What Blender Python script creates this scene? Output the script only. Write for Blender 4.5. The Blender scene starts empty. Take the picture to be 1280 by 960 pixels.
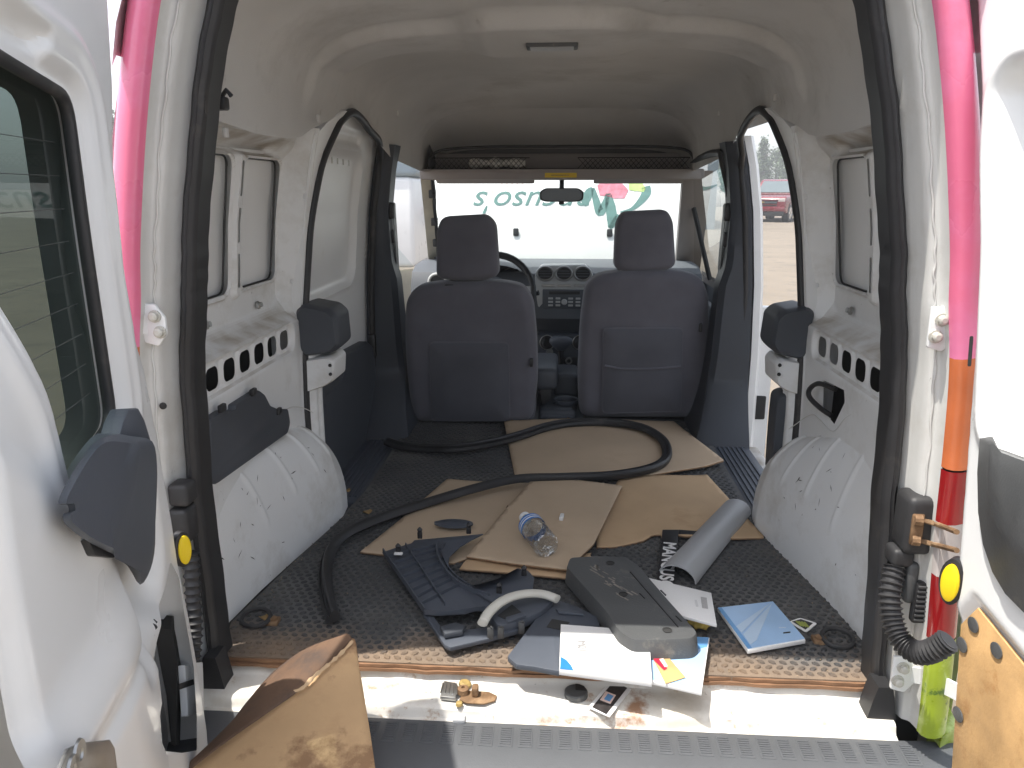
import bpy, bmesh, math, random
import numpy as np
from mathutils import Vector, Matrix
random.seed(7); np.random.seed(7)
SC = bpy.context.scene
COL = SC.collection
R = math.radians

# ------------------------------------------------------------------ camera
# world: x right, y into the van, z up; cargo floor z = 0, rear floor edge y = 0, ground z = -0.6
FPX = 960.0
CAM = np.array([0.035, -1.275, 0.878])
PITCH = math.atan((480 - 236) / FPX)
YAW = math.atan((705 - 640) / FPX * math.cos(PITCH))
FW = np.array([-math.sin(YAW) * math.cos(PITCH), math.cos(YAW) * math.cos(PITCH), -math.sin(PITCH)])
RT = np.array([math.cos(YAW), math.sin(YAW), 0.0])
UP = np.cross(RT, FW)
cd = bpy.data.cameras.new('camera'); cam = bpy.data.objects.new('camera', cd); COL.objects.link(cam)
cd.sensor_width = 36.0; cd.lens = 36.0 * FPX / 1280.0; cd.clip_start = 0.02; cd.clip_end = 2000
cam.matrix_world = Matrix(((RT[0], UP[0], -FW[0], CAM[0]), (RT[1], UP[1], -FW[1], CAM[1]), (RT[2], UP[2], -FW[2], CAM[2]), (0, 0, 0, 1)))
SC.camera = cam

# ------------------------------------------------------------------ sky, sun, exposure
SUN = np.array([-0.30, -0.14, 1.0]); SUN /= np.linalg.norm(SUN)
EL = math.asin(SUN[2]); AZ = math.atan2(SUN[0], SUN[1])
wd = bpy.data.worlds.new('World'); SC.world = wd; wd.use_nodes = True
nt = wd.node_tree; nt.nodes.clear()
sky = nt.nodes.new('ShaderNodeTexSky'); sky.sky_type = 'NISHITA'; sky.sun_disc = False
sky.sun_elevation = EL; sky.sun_rotation = AZ % (2 * math.pi); sky.air_density = 1.0; sky.dust_density = 2.5; sky.ozone_density = 1.0
bgn = nt.nodes.new('ShaderNodeBackground'); bgn.inputs['Strength'].default_value = 0.15
wo = nt.nodes.new('ShaderNodeOutputWorld')
hz = nt.nodes.new('ShaderNodeHueSaturation'); hz.inputs['Saturation'].default_value = .45
nt.links.new(sky.outputs[0], hz.inputs['Color']); nt.links.new(hz.outputs[0], bgn.inputs[0]); nt.links.new(bgn.outputs[0], wo.inputs[0])
sd = bpy.data.lights.new('sun', 'SUN'); sd.energy = 3.0; sd.angle = R(0.5); sd.color = (1.0, 0.95, 0.87)
so = bpy.data.objects.new('sun', sd); COL.objects.link(so); so.location = (-8, -5, 20)
so.rotation_euler = Vector(SUN).to_track_quat('Z', 'Y').to_euler()
SC.view_settings.view_transform = 'Standard'; SC.view_settings.look = 'None'
SC.view_settings.exposure = 1.28; SC.view_settings.gamma = 1.0; SC.view_settings.use_curve_mapping = False
SC.render.engine = 'CYCLES'
cy = SC.cycles
cy.use_denoising = True; cy.max_bounces = 10; cy.diffuse_bounces = 6; cy.glossy_bounces = 4
cy.transmission_bounces = 8; cy.transparent_max_bounces = 12; cy.caustics_reflective = False; cy.caustics_refractive = False
cy.sample_clamp_indirect = 6.0

# ------------------------------------------------------------------ points: a photo direction met with a real plane
def ray(px, py): return FW + RT * (px - 640) / FPX - UP * (py - 480) / FPX
def on_x(px, py, x): r = ray(px, py); return CAM + r * (x - CAM[0]) / r[0]
def on_y(px, py, y): r = ray(px, py); return CAM + r * (y - CAM[1]) / r[1]
def on_z(px, py, z=0.0): r = ray(px, py); return CAM + r * (z - CAM[2]) / r[2]
def W(z): return np.interp(z, [-.2, .3, .55, .8, .95, 1.05, 1.2], [.69, .69, .682, .66, .635, .61, .56])
def on_wall(px, py, side, ins=0.0):
    x = .67
    for _ in range(12):
        p = on_x(px, py, side * x); x = float(W(p[2])) - ins
    return on_x(px, py, side * x)

# ------------------------------------------------------------------ materials
DUSTY = ('white_paint_worn',); STAIN = {'floor_mat_dusty': (-.81, -.71), 'floor_mat_pads': (-.80, -.72)}
def mat(name, col, rough=.5, metal=0., var=.12, vs=6., bump=0., bs=80., dirt=None, coat=0., alpha=1., emit=None, spec=.5, sheen=0.):
    m = bpy.data.materials.new(name); m.use_nodes = True; t = m.node_tree; b = t.nodes['Principled BSDF']
    tc = t.nodes.new('ShaderNodeTexCoord')
    c = (*col, 1)
    n = t.nodes.new('ShaderNodeTexNoise'); n.inputs['Scale'].default_value = vs; n.inputs['Detail'].default_value = 6
    t.links.new(tc.outputs['Object'], n.inputs['Vector'])
    mr = t.nodes.new('ShaderNodeMapRange'); mr.inputs[1].default_value = .3; mr.inputs[2].default_value = .7
    mr.inputs[3].default_value = 1 - var; mr.inputs[4].default_value = 1 + var * .6
    t.links.new(n.outputs['Fac'], mr.inputs[0])
    mx = t.nodes.new('ShaderNodeMix'); mx.data_type = 'RGBA'; mx.blend_type = 'MULTIPLY'; mx.inputs[0].default_value = 1
    mx.inputs[6].default_value = c; t.links.new(mr.outputs[0], mx.inputs[7]); out = mx.outputs[2]
    if dirt:
        for (dc, lo, hi, ds, amt) in dirt:
            n2 = t.nodes.new('ShaderNodeTexNoise'); n2.inputs['Scale'].default_value = ds; n2.inputs['Detail'].default_value = 9; n2.inputs['Roughness'].default_value = .68
            t.links.new(tc.outputs['Object'], n2.inputs['Vector'])
            m2 = t.nodes.new('ShaderNodeMapRange'); m2.inputs[1].default_value = lo; m2.inputs[2].default_value = hi; m2.inputs[4].default_value = amt
            t.links.new(n2.outputs['Fac'], m2.inputs[0])
            mx2 = t.nodes.new('ShaderNodeMix'); mx2.data_type = 'RGBA'; mx2.inputs[7].default_value = (*dc, 1)
            t.links.new(m2.outputs[0], mx2.inputs[0]); t.links.new(out, mx2.inputs[6]); out = mx2.outputs[2]
    if name in DUSTY:
        ge = t.nodes.new('ShaderNodeNewGeometry'); sx_ = t.nodes.new('ShaderNodeSeparateXYZ'); t.links.new(ge.outputs['True Normal'], sx_.inputs[0])
        ab = t.nodes.new('ShaderNodeMath'); ab.operation = 'ABSOLUTE'; t.links.new(sx_.outputs['Z'], ab.inputs[0])
        m3 = t.nodes.new('ShaderNodeMapRange'); m3.inputs[1].default_value = .45; m3.inputs[2].default_value = .95; m3.inputs[4].default_value = 1.; t.links.new(ab.outputs[0], m3.inputs[0])
        n4 = t.nodes.new('ShaderNodeTexNoise'); n4.inputs['Scale'].default_value = 12; n4.inputs['Detail'].default_value = 8; t.links.new(tc.outputs['Object'], n4.inputs['Vector'])
        m4 = t.nodes.new('ShaderNodeMapRange'); m4.inputs[1].default_value = .35; m4.inputs[2].default_value = .7; t.links.new(n4.outputs['Fac'], m4.inputs[0])
        mu = t.nodes.new('ShaderNodeMath'); mu.operation = 'MULTIPLY'; t.links.new(m3.outputs[0], mu.inputs[0]); t.links.new(m4.outputs[0], mu.inputs[1])
        mx3 = t.nodes.new('ShaderNodeMix'); mx3.data_type = 'RGBA'; mx3.inputs[7].default_value = (.34, .29, .22, 1); t.links.new(mu.outputs[0], mx3.inputs[0]); t.links.new(out, mx3.inputs[6]); out = mx3.outputs[2]
    if name in STAIN:      # brown tracked-in dirt along the rear edge of the mat
        sx_ = t.nodes.new('ShaderNodeSeparateXYZ'); t.links.new(tc.outputs['Object'], sx_.inputs[0])
        n4 = t.nodes.new('ShaderNodeTexNoise'); n4.inputs['Scale'].default_value = 9; n4.inputs['Detail'].default_value = 7; t.links.new(tc.outputs['Object'], n4.inputs['Vector'])
        ad = t.nodes.new('ShaderNodeMath'); ad.operation = 'MULTIPLY_ADD'; ad.inputs[1].default_value = -.22; t.links.new(n4.outputs['Fac'], ad.inputs[0]); t.links.new(sx_.outputs['Y'], ad.inputs[2])
        m3 = t.nodes.new('ShaderNodeMapRange'); m3.inputs[1].default_value = STAIN[name][0] - .10; m3.inputs[2].default_value = STAIN[name][1] - .09; m3.inputs[3].default_value = .55; m3.inputs[4].default_value = 0.; t.links.new(ad.outputs[0], m3.inputs[0])
        mx3 = t.nodes.new('ShaderNodeMix'); mx3.data_type = 'RGBA'; mx3.inputs[7].default_value = (.30, .20, .12, 1); t.links.new(m3.outputs[0], mx3.inputs[0]); t.links.new(out, mx3.inputs[6]); out = mx3.outputs[2]
    t.links.new(out, b.inputs['Base Color'])
    mr2 = t.nodes.new('ShaderNodeMapRange'); mr2.inputs[3].default_value = max(rough - .1, .02); mr2.inputs[4].default_value = min(rough + .12, 1)
    t.links.new(n.outputs['Fac'], mr2.inputs[0]); t.links.new(mr2.outputs[0], b.inputs['Roughness'])
    b.inputs['Metallic'].default_value = metal; b.inputs['Specular IOR Level'].default_value = spec
    b.inputs['Coat Weight'].default_value = coat; b.inputs['Sheen Weight'].default_value = sheen
    if alpha < 1: b.inputs['Alpha'].default_value = alpha
    if bump:
        n3 = t.nodes.new('ShaderNodeTexNoise'); n3.inputs['Scale'].default_value = bs; n3.inputs['Detail'].default_value = 4
        t.links.new(tc.outputs['Object'], n3.inputs['Vector'])
        bp = t.nodes.new('ShaderNodeBump'); bp.inputs['Strength'].default_value = bump; bp.inputs['Distance'].default_value = .004
        t.links.new(n3.outputs['Fac'], bp.inputs['Height']); t.links.new(bp.outputs[0], b.inputs['Normal'])
    return m
def glass(name, tint=(.9, .95, .93), rough=.0, refl=1.45, bump=None, edge=.95):
    m = bpy.data.materials.new(name); m.use_nodes = True; t = m.node_tree; t.nodes.clear()
    o = t.nodes.new('ShaderNodeOutputMaterial'); a = t.nodes.new('ShaderNodeBsdfTransparent'); a.inputs[0].default_value = (*tint, 1)
    g = t.nodes.new('ShaderNodeBsdfGlossy'); g.inputs['Roughness'].default_value = rough
    if bump:
        tc = t.nodes.new('ShaderNodeTexCoord'); nz = t.nodes.new('ShaderNodeTexNoise'); nz.inputs['Scale'].default_value = bump[1]; t.links.new(tc.outputs['Object'], nz.inputs['Vector'])
        bp = t.nodes.new('ShaderNodeBump'); bp.inputs['Strength'].default_value = bump[0]; bp.inputs['Distance'].default_value = .006; t.links.new(nz.outputs['Fac'], bp.inputs['Height']); t.links.new(bp.outputs[0], g.inputs['Normal'])
    lw = t.nodes.new('ShaderNodeLayerWeight'); lw.inputs[0].default_value = .5
    pw = t.nodes.new('ShaderNodeMath'); pw.operation = 'POWER'; pw.inputs[1].default_value = 4.5; t.links.new(lw.outputs['Facing'], pw.inputs[0])
    f = t.nodes.new('ShaderNodeMapRange'); f0 = ((refl - 1) / (refl + 1)) ** 2 * 1.8; f.inputs[3].default_value = f0; f.inputs[4].default_value = edge; t.links.new(pw.outputs[0], f.inputs[0])
    x = t.nodes.new('ShaderNodeMixShader'); t.links.new(f.outputs[0], x.inputs[0]); t.links.new(a.outputs[0], x.inputs[1]); t.links.new(g.outputs[0], x.inputs[2])
    t.links.new(x.outputs[0], o.inputs[0]); return m
GRIME = [((.30, .26, .20), .58, .80, 3.2, .35), ((.12, .09, .07), .70, .76, 26., .6)]
GRIME2 = [((.33, .29, .22), .50, .75, 5., .5), ((.10, .07, .05), .67, .73, 30., .7)]
RUST = [((.44, .36, .25), .48, .70, 6., .6), ((.28, .12, .04), .58, .68, 9., .85), ((.30, .15, .06), .60, .66, 24., .6), ((.07, .05, .04), .66, .72, 38., .8)]
M = dict(
    white=mat('white_paint', (.80, .81, .81), .35, var=.05, vs=3, dirt=GRIME, bump=.02, bs=40),
    whited=mat('white_paint_worn', (.76, .77, .77), .42, var=.06, vs=3, dirt=GRIME2, bump=.03, bs=50),
    white_door=mat('white_door_paint', (.80, .81, .81), .30, var=.03, vs=2, dirt=[((.2, .17, .14), .71, .75, 22., .4)], coat=.3),
    sill=mat('sill_paint', (.68, .66, .61), .5, var=.10, vs=5, dirt=RUST, bump=.08, bs=60),
    jamb=mat('jamb_paint', (.62, .62, .60), .45, var=.1, vs=4, dirt=GRIME2, bump=.05, bs=50),
    outer=mat('outer_paint', (.80, .80, .80), .3, var=.03),
    liner=mat('headliner_fabric', (.58, .575, .56), .92, var=.12, vs=2.5, bump=.25, bs=420, dirt=[((.30, .285, .26), .52, .78, 3.0, .55), ((.20, .18, .16), .65, .72, 12., .35)], spec=.2),
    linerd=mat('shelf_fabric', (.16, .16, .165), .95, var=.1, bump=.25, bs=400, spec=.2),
    linerp=mat('front_header_trim', (.34, .31, .30), .8, var=.06),
    rubber=mat('black_rubber', (.028, .028, .03), .55, var=.25, vs=18, bump=.1, bs=160, dirt=[((.20, .18, .15), .56, .8, 9., .4)]),
    seal=mat('seal_rubber', (.022, .022, .024), .5, var=.2, vs=12, dirt=[((.16, .14, .12), .58, .8, 8., .45)]),
    mat_base=mat('floor_mat_dusty', (.098, .098, .097), .85, var=.35, vs=5, bump=.3, bs=190, dirt=[((.20, .195, .18), .5, .78, 4.5, .5), ((.26, .16, .09), .66, .74, 9., .3)]),
    mat_pad=mat('floor_mat_pads', (.048, .050, .053), .6, var=.4, vs=7, bump=.2, bs=200, dirt=[((.20, .18, .145), .52, .8, 4.5, .45)]),
    ply=mat('plywood_edge', (.24, .13, .07), .8, var=.35, vs=14, bump=.3, bs=90),
    trim=mat('dark_trim_plastic', (.055, .062, .075), .5, var=.12, vs=5, bump=.12, bs=600, dirt=[((.25, .24, .22), .68, .78, 14., .25)]),
    trimb=mat('blue_grey_trim', (.068, .078, .098), .48, var=.1, vs=5, bump=.12, bs=600, dirt=[((.3, .28, .26), .7, .76, 16., .3)]),
    pillark=mat('pillar_trim_plastic', (.040, .046, .058), .5, var=.12, vs=5, bump=.12, bs=600),
    trimk=mat('charcoal_plastic', (.075, .078, .08), .5, var=.15, vs=8, bump=.15, bs=300, dirt=[((.30, .27, .22), .6, .72, 16., .35)]),
    fabric=mat('seat_fabric', (.13, .13, .155), .95, var=.14, vs=9, bump=.3, bs=700, sheen=.25, spec=.2),
    fabric2=mat('seat_fabric_panel', (.105, .108, .128), .9, var=.16, vs=6, bump=.25, bs=500, sheen=.15, spec=.2, dirt=[((.18, .17, .16), .64, .8, 5., .25)]),
    blackp=mat('black_plastic', (.018, .018, .02), .45, var=.15),
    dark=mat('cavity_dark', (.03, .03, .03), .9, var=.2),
    steel=mat('grey_steel', (.42, .42, .41), .35, metal=.9, var=.2, vs=30),
    chrome=mat('bright_steel', (.7, .7, .7), .2, metal=1., var=.1),
    rusty=mat('rusty_steel', (.25, .15, .08), .75, metal=.3, var=.4, vs=40, bump=.4, bs=150, dirt=[((.45, .33, .2), .5, .7, 30., .6)]),
    brass=mat('yellow_zinc', (.42, .30, .11), .65, metal=.2, var=.4, vs=50, bump=.3, bs=150, dirt=[((.2, .1, .05), .55, .7, 40., .6)]),
    bumper=mat('bumper_plastic', (.085, .09, .098), .6, var=.15, vs=6, bump=.15, bs=350, dirt=[((.3, .27, .22), .6, .8, 6., .35)]),
    pink=mat('pink_wrap', (.78, .17, .30), .28, var=.08, vs=3, coat=.4, dirt=[((.80, .30, .55), .45, .7, 2.2, .7)]),
    green=mat('green_wrap', (.36, .47, .03), .3, var=.3, vs=14, coat=.4, dirt=[((.62, .72, .25), .5, .62, 12., .8), ((.05, .12, .02), .58, .64, 22., .9)]),
    redlens=mat('red_lens', (.30, .012, .014), .12, var=.2, coat=.6),
    amber=mat('amber_lens', (.62, .17, .06), .15, var=.2, vs=10, coat=.6),
    clearlens=mat('clear_lens', (.55, .50, .48), .12, var=.2, coat=.6),
    yellow=mat('yellow_cap', (.85, .62, .01), .4, var=.05),
    masonite=mat('hardboard', (.52, .32, .14), .65, var=.22, vs=20, bump=.15, bs=200, dirt=[((.30, .13, .035), .56, .7, 24., .6), ((.10, .05, .02), .72, .75, 18., .7)]),
    card=mat('cardboard', (.52, .40, .28), .85, var=.10, vs=4, bump=.1, bs=180, dirt=[((.30, .19, .11), .58, .8, 3., .35)], spec=.25),
    card2=mat('cardboard_warm', (.54, .38, .23), .85, var=.12, vs=5, bump=.1, bs=180, dirt=[((.28, .16, .08), .56, .75, 4., .5)], spec=.25),
    cardwet=mat('cardboard_stained', (.14, .085, .055), .8, var=.35, vs=9, bump=.2, bs=120, dirt=[((.05, .045, .045), .5, .65, 7., .7), ((.30, .17, .09), .6, .75, 6., .5)], spec=.3),
    cardflap=mat('cardboard_flap', (.50, .33, .18), .85, var=.12, vs=8, bump=.12, bs=160, dirt=[((.20, .11, .06), .55, .62, 5.5, .75), ((.32, .19, .10), .5, .7, 14., .35)], spec=.25),
    cardedge=mat('cardboard_edge', (.30, .19, .11), .9, var=.3, vs=60),
    paper=mat('white_paper', (.80, .80, .79), .5, var=.03),
    blue=mat('blue_cover', (.13, .33, .62), .32, var=.12, vs=9, coat=.3),
    lblue=mat('light_blue_cover', (.36, .55, .80), .32, var=.10, vs=9, coat=.3),
    pblue=mat('pale_ray_print', (.50, .64, .80), .35, var=.12, vs=8, coat=.2),
    printb=mat('blue_print', (.03, .2, .6), .4, var=.05),
    printp=mat('pale_red_print', (.82, .62, .55), .5, var=.06),
    printg=mat('grey_print', (.35, .34, .34), .6, var=.1),
    printk=mat('black_print', (.03, .03, .03), .5, var=.1),
    printy=mat('olive_print', (.30, .34, .07), .5, var=.1),
    tan=mat('tan_print', (.56, .36, .16), .4, var=.2, vs=12),
    redp=mat('red_print', (.5, .02, .05), .4, var=.2),
    grey=mat('light_grey_plastic', (.40, .41, .42), .4, var=.05, vs=5, bump=.05, bs=500),
    lever=mat('pale_grey_handle', (.52, .51, .46), .45, var=.06),
    dashc=mat('dash_silver', (.46, .47, .46), .4, var=.06),
    dashk=mat('dash_dark', (.08, .088, .10), .6, var=.1, bump=.1, bs=500),
    cream=mat('bare_primer', (.62, .58, .48), .6, var=.15, vs=12, bump=.1, bs=120),
    hoodw=mat('hood_paint', (.82, .82, .80), .3, var=.03),
    decalg=mat('green_decal', (.13, .25, .23), .5, var=.15, vs=25),
    decalp=mat('rose_decal', (.72, .25, .32), .5, var=.35, vs=30),
    decall=mat('lime_decal', (.55, .72, .25), .5, var=.25, vs=20),
    net=mat('net_cord', (.012, .012, .014), .7, var=.1),
    cloth=mat('white_cloth', (.70, .68, .64), .9, var=.15, vs=14, bump=.3, bs=30),
    ylabel=mat('yellow_label', (.78, .55, .04), .5, var=.06),
    leaf=mat('dry_leaf', (.40, .26, .11), .8, var=.3, vs=40),
    foam=mat('yellow_foam', (.62, .47, .12), .9, var=.3, vs=60, bump=.5, bs=120),
    debris=mat('grit', (.26, .19, .12), .9, var=.5, vs=30),
    glassw=glass('windscreen_glass', (.92, .97, .96)), glassd=glass('door_glass', (.15, .185, .175), .02, refl=1.25, edge=.22), glassb=glass('clear_glass', (.85, .9, .9)),
    bottle=None,
)
mb_ = bpy.data.materials.new('bottle_plastic'); mb_.use_nodes = True; b_ = mb_.node_tree.nodes['Principled BSDF']
b_.inputs['Base Color'].default_value = (.95, .97, 1, 1); b_.inputs['Roughness'].default_value = .05; b_.inputs['Transmission Weight'].default_value = 1; b_.inputs['IOR'].default_value = 1.25
M['bottle'] = glass('bottle_plastic', (.95, .97, .98), .06, 2.3, bump=(1.0, 90))

# ------------------------------------------------------------------ mesh helpers
ORG = {}
def tag(o, label=None, cat=None, group=None, kind=None):
    if label: o['label'] = label
    if cat: o['category'] = cat
    if group: o['group'] = group
    if kind: o['kind'] = kind
    return o
def empty(name, loc, label=None, cat=None, group=None):
    o = bpy.data.objects.new(name, None); COL.objects.link(o); o.location = loc; o.empty_display_size = .1
    ORG[o] = np.array(loc, float); return tag(o, label, cat, group)
def finish(name, me, V, mats, parent, smooth):
    if not isinstance(mats, (list, tuple)): mats = [mats]
    for m in mats: me.materials.append(M[m] if isinstance(m, str) else m)
    if smooth:
        me.shade_smooth(); me.set_sharp_from_angle(angle=R(smooth))
    o = bpy.data.objects.new(name, me); COL.objects.link(o)
    return o
def add(name, V, Fc, mats, parent=None, smooth=35, mi=None, recalc=True, uvless=True):
    V = np.asarray(V, float); lo = V.min(0); hi = V.max(0)
    o0 = np.array([(lo[0] + hi[0]) / 2, (lo[1] + hi[1]) / 2, lo[2]])
    me = bpy.data.meshes.new(name); me.from_pydata((V - o0).tolist(), [], [tuple(int(i) for i in f) for f in Fc]); me.update()
    if recalc:
        bm = bmesh.new(); bm.from_mesh(me); bmesh.ops.recalc_face_normals(bm, faces=bm.faces); bm.to_mesh(me); bm.free()
    if mi is not None: me.polygons.foreach_set('material_index', np.asarray(mi, dtype=np.int32)); me.update()
    o = finish(name, me, V, mats, parent, smooth)
    if parent is not None:
        o.parent = parent; o.location = o0 - ORG[parent]
    else: o.location = o0
    ORG[o] = o0
    return o
class MB:
    def __init__(s): s.V = []; s.F = []; s.I = []
    def put(s, V, Fc, i=0):
        k = len(s.V); s.V += [tuple(v) for v in np.asarray(V, float)]; s.F += [tuple(int(a) + k for a in f) for f in Fc]; s.I += [i] * len(Fc); return s
    def bm(s, bm, i=0):
        bm.verts.index_update(); return s.put([v.co[:] for v in bm.verts], [[v.index for v in f.verts] for f in bm.faces], i)
    def box(s, lo, hi, bev=0., seg=2, i=0, rot=None, about=None):
        bm = bmesh.new(); bmesh.ops.create_cube(bm, size=1); lo = np.array(lo, float); hi = np.array(hi, float)
        for v in bm.verts: v.co = Vector((lo + hi) / 2) + Vector((v.co.x * (hi[0] - lo[0]), v.co.y * (hi[1] - lo[1]), v.co.z * (hi[2] - lo[2])))
        if bev: bmesh.ops.bevel(bm, geom=list(bm.edges), offset=bev, segments=seg, profile=.5, affect='EDGES')
        if rot is not None:
            a = Vector((lo + hi) / 2) if about is None else Vector(about)
            bmesh.ops.rotate(bm, verts=bm.verts, cent=a, matrix=Matrix.Rotation(rot[0], 3, rot[1]))
        s.bm(bm, i); bm.free(); return s
    def slab(s, P, n, t, bev=0., seg=2, i=0):
        """outline P (coplanar 3d points) extruded by n*t, rim bevelled"""
        bm = bmesh.new(); vs = [bm.verts.new(Vector(p)) for p in P]; f = bm.faces.new(vs)
        r = bmesh.ops.extrude_face_region(bm, geom=[f]); nv = [g for g in r['geom'] if isinstance(g, bmesh.types.BMVert)]
        bmesh.ops.translate(bm, verts=nv, vec=Vector(n) * t); bmesh.ops.recalc_face_normals(bm, faces=bm.faces)
        if bev:
            big = [e for e in bm.edges if len(e.link_faces) == 2 and max(len(e.link_faces[0].verts), len(e.link_faces[1].verts)) > 4 or len(P) == 4]
            bmesh.ops.bevel(bm, geom=big, offset=bev, segments=seg, profile=.5, affect='EDGES', clamp_overlap=True)
        s.bm(bm, i); bm.free(); return s
    def tube(s, path, r, n=8, closed=False, cap=True, i=0, flat=1.0):
        P = np.asarray(path, float); N = len(P); rr = np.full(N, r) if np.isscalar(r) else np.asarray(r, float)
        T = np.zeros_like(P)
        for k in range(N):
            a = P[(k - 1) % N] if (closed or k > 0) else P[k]; b = P[(k + 1) % N] if (closed or k < N - 1) else P[k]
            T[k] = (b - a) / (np.linalg.norm(b - a) + 1e-12)
        ref = np.array([0, 0, 1.]) if abs(T[0][2]) < .9 else np.array([1., 0, 0])
        X = np.cross(T[0], ref); X /= np.linalg.norm(X); V = []
        for k in range(N):
            X = X - T[k] * (X @ T[k]); X /= np.linalg.norm(X) + 1e-12; Y = np.cross(T[k], X)
            for j in range(n):
                a = 2 * math.pi * j / n; V.append(P[k] + rr[k] * (math.cos(a) * X + flat * math.sin(a) * Y))
        Fc = []
        for k in range(N if closed else N - 1):
            k2 = (k + 1) % N
            for j in range(n): Fc.append((k * n + j, k * n + (j + 1) % n, k2 * n + (j + 1) % n, k2 * n + j))
        if cap and not closed: Fc.append(tuple(range(n))[::-1]); Fc.append(tuple(range((N - 1) * n, N * n)))
        return s.put(V, Fc, i)
    def lathe(s, prof, n, base, axis, i=0, squash=None):
        """prof (radius, height) list revolved about axis from base"""
        A = np.asarray(axis, float); A /= np.linalg.norm(A); ref = np.array([0, 0, 1.]) if abs(A[2]) < .9 else np.array([1., 0, 0])
        X = np.cross(ref, A); X /= np.linalg.norm(X); Y = np.cross(A, X); V = []; Fc = []; m = len(prof)
        for (r, h) in prof:
            for j in range(n):
                a = 2 * math.pi * j / n; V.append(np.asarray(base) + A * h + max(r, 1e-5) * (math.cos(a) * X + math.sin(a) * Y))
        for k in range(m - 1):
            for j in range(n): Fc.append((k * n + j, k * n + (j + 1) % n, (k + 1) * n + (j + 1) % n, (k + 1) * n + j))
        return s.put(V, Fc, i)
    def rings(s, Rg, cap=True, closed=True, i=0):
        """loft a list of equal-length rings"""
        n = len(Rg[0]); V = [p for r in Rg for p in r]; Fc = []
        for k in range(len(Rg) - 1):
            for j in range(n if closed else n - 1): Fc.append((k * n + j, k * n + (j + 1) % n, (k + 1) * n + (j + 1) % n, (k + 1) * n + j))
        if cap: Fc.append(tuple(range(n))[::-1]); Fc.append(tuple(range((len(Rg) - 1) * n, len(Rg) * n)))
        return s.put(V, Fc, i)
    def build(s, name, mats, parent=None, smooth=35, kind=None, label=None, recalc=True):
        return tag(add(name, s.V, s.F, mats, parent, smooth, s.I if isinstance(mats, (list, tuple)) else None, recalc), label, kind=kind)
def catmull(P, n=6, closed=False):
    P = np.asarray(P, float); N = len(P); out = []
    for k in range(N if closed else N - 1):
        if closed: a, b, c, d = P[(k - 1) % N], P[k], P[(k + 1) % N], P[(k + 2) % N]
        else: a, b, c, d = P[max(k - 1, 0)], P[k], P[k + 1], P[min(k + 2, N - 1)]
        for j in range(n):
            t = j / n; out.append(.5 * (2 * b + (c - a) * t + (2 * a - 5 * b + 4 * c - d) * t * t + (3 * b - a - 3 * c + d) * t ** 3))
    if not closed: out.append(P[-1])
    return np.array(out)
def rpoly(P, r, seg=4):
    """round the corners of a closed outline (2d or 3d points)"""
    P = [np.asarray(p, float) for p in P]; out = []; N = len(P)
    for k in range(N):
        a, b, c = P[k - 1], P[k], P[(k + 1) % N]; u = a - b; v = c - b; lu = np.linalg.norm(u); lv = np.linalg.norm(v)
        q = min(r, lu * .45, lv * .45); p0 = b + u / lu * q; p1 = b + v / lv * q
        for j in range(seg + 1):
            t = j / seg; out.append((1 - t) ** 2 * p0 + 2 * t * (1 - t) * b + t * t * p1)
    return out
def sstep(a, b, x): t = np.clip((x - a) / (b - a), 0, 1); return t * t * (3 - 2 * t)
def rbox(u, v, cu, cv, hu, hv, r):
    du = np.abs(u - cu) - hu + r; dv = np.abs(v - cv) - hv + r
    return np.hypot(np.maximum(du, 0), np.maximum(dv, 0)) + np.minimum(np.maximum(du, dv), 0) - r
def psdf(u, v, P):
    """signed distance to polygon (negative inside)"""
    P = np.asarray(P, float); d = np.full(np.shape(u), 1e9); ins = np.zeros(np.shape(u), bool); N = len(P)
    for k in range(N):
        a = P[k]; b = P[(k + 1) % N]; e = b - a; wu = u - a[0]; wv = v - a[1]
        t = np.clip((wu * e[0] + wv * e[1]) / (e @ e + 1e-15), 0, 1); d = np.minimum(d, np.hypot(wu - t * e[0], wv - t * e[1]))
        c = ((a[1] > v) != (b[1] > v)); xx = a[0] + (v - a[1]) / (b[1] - a[1] + 1e-15) * e[0]; ins ^= c & (u < xx)
    return np.where(ins, -d, d)
def hpanel(u, v, pos, disp=None, holes=(), outline=None):
    """pressed sheet: a grid over (u, v), displaced, with holes cut along their outlines. pos(u,v,d) -> x,y,z"""
    uu, vv = np.meshgrid(u, v, indexing='ij'); h = max(u[1] - u[0], v[1] - v[0]) * 1.05; sd = list(holes)
    if outline is not None: sd.append(lambda a, b: -outline(a, b))
    e = 1e-4
    for f in sd:
        s = f(uu, vv); g0 = (f(uu + e, vv) - s) / e; g1 = (f(uu, vv + e) - s) / e; q = np.abs(s) < h * .62
        uu = np.where(q, uu - s * g0, uu); vv = np.where(q, vv - s * g1, vv)
    d = disp(uu, vv) if disp else np.zeros_like(uu)
    x, y, z = pos(uu, vv, d); V = np.stack([x, y, z], -1).reshape(-1, 3); nu, nv = uu.shape
    cu = (uu[:-1, :-1] + uu[1:, :-1] + uu[:-1, 1:] + uu[1:, 1:]) / 4; cv = (vv[:-1, :-1] + vv[1:, :-1] + vv[:-1, 1:] + vv[1:, 1:]) / 4
    keep = np.ones(cu.shape, bool)
    for f in sd: keep &= f(cu, cv) > 0
    I, J = np.nonzero(keep); a = I * nv + J
    Fc = np.stack([a, a + nv, a + nv + 1, a + 1], -1)
    used = np.unique(Fc); mp = -np.ones(len(V), int); mp[used] = np.arange(len(used))
    return V[used], mp[Fc].tolist()
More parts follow.
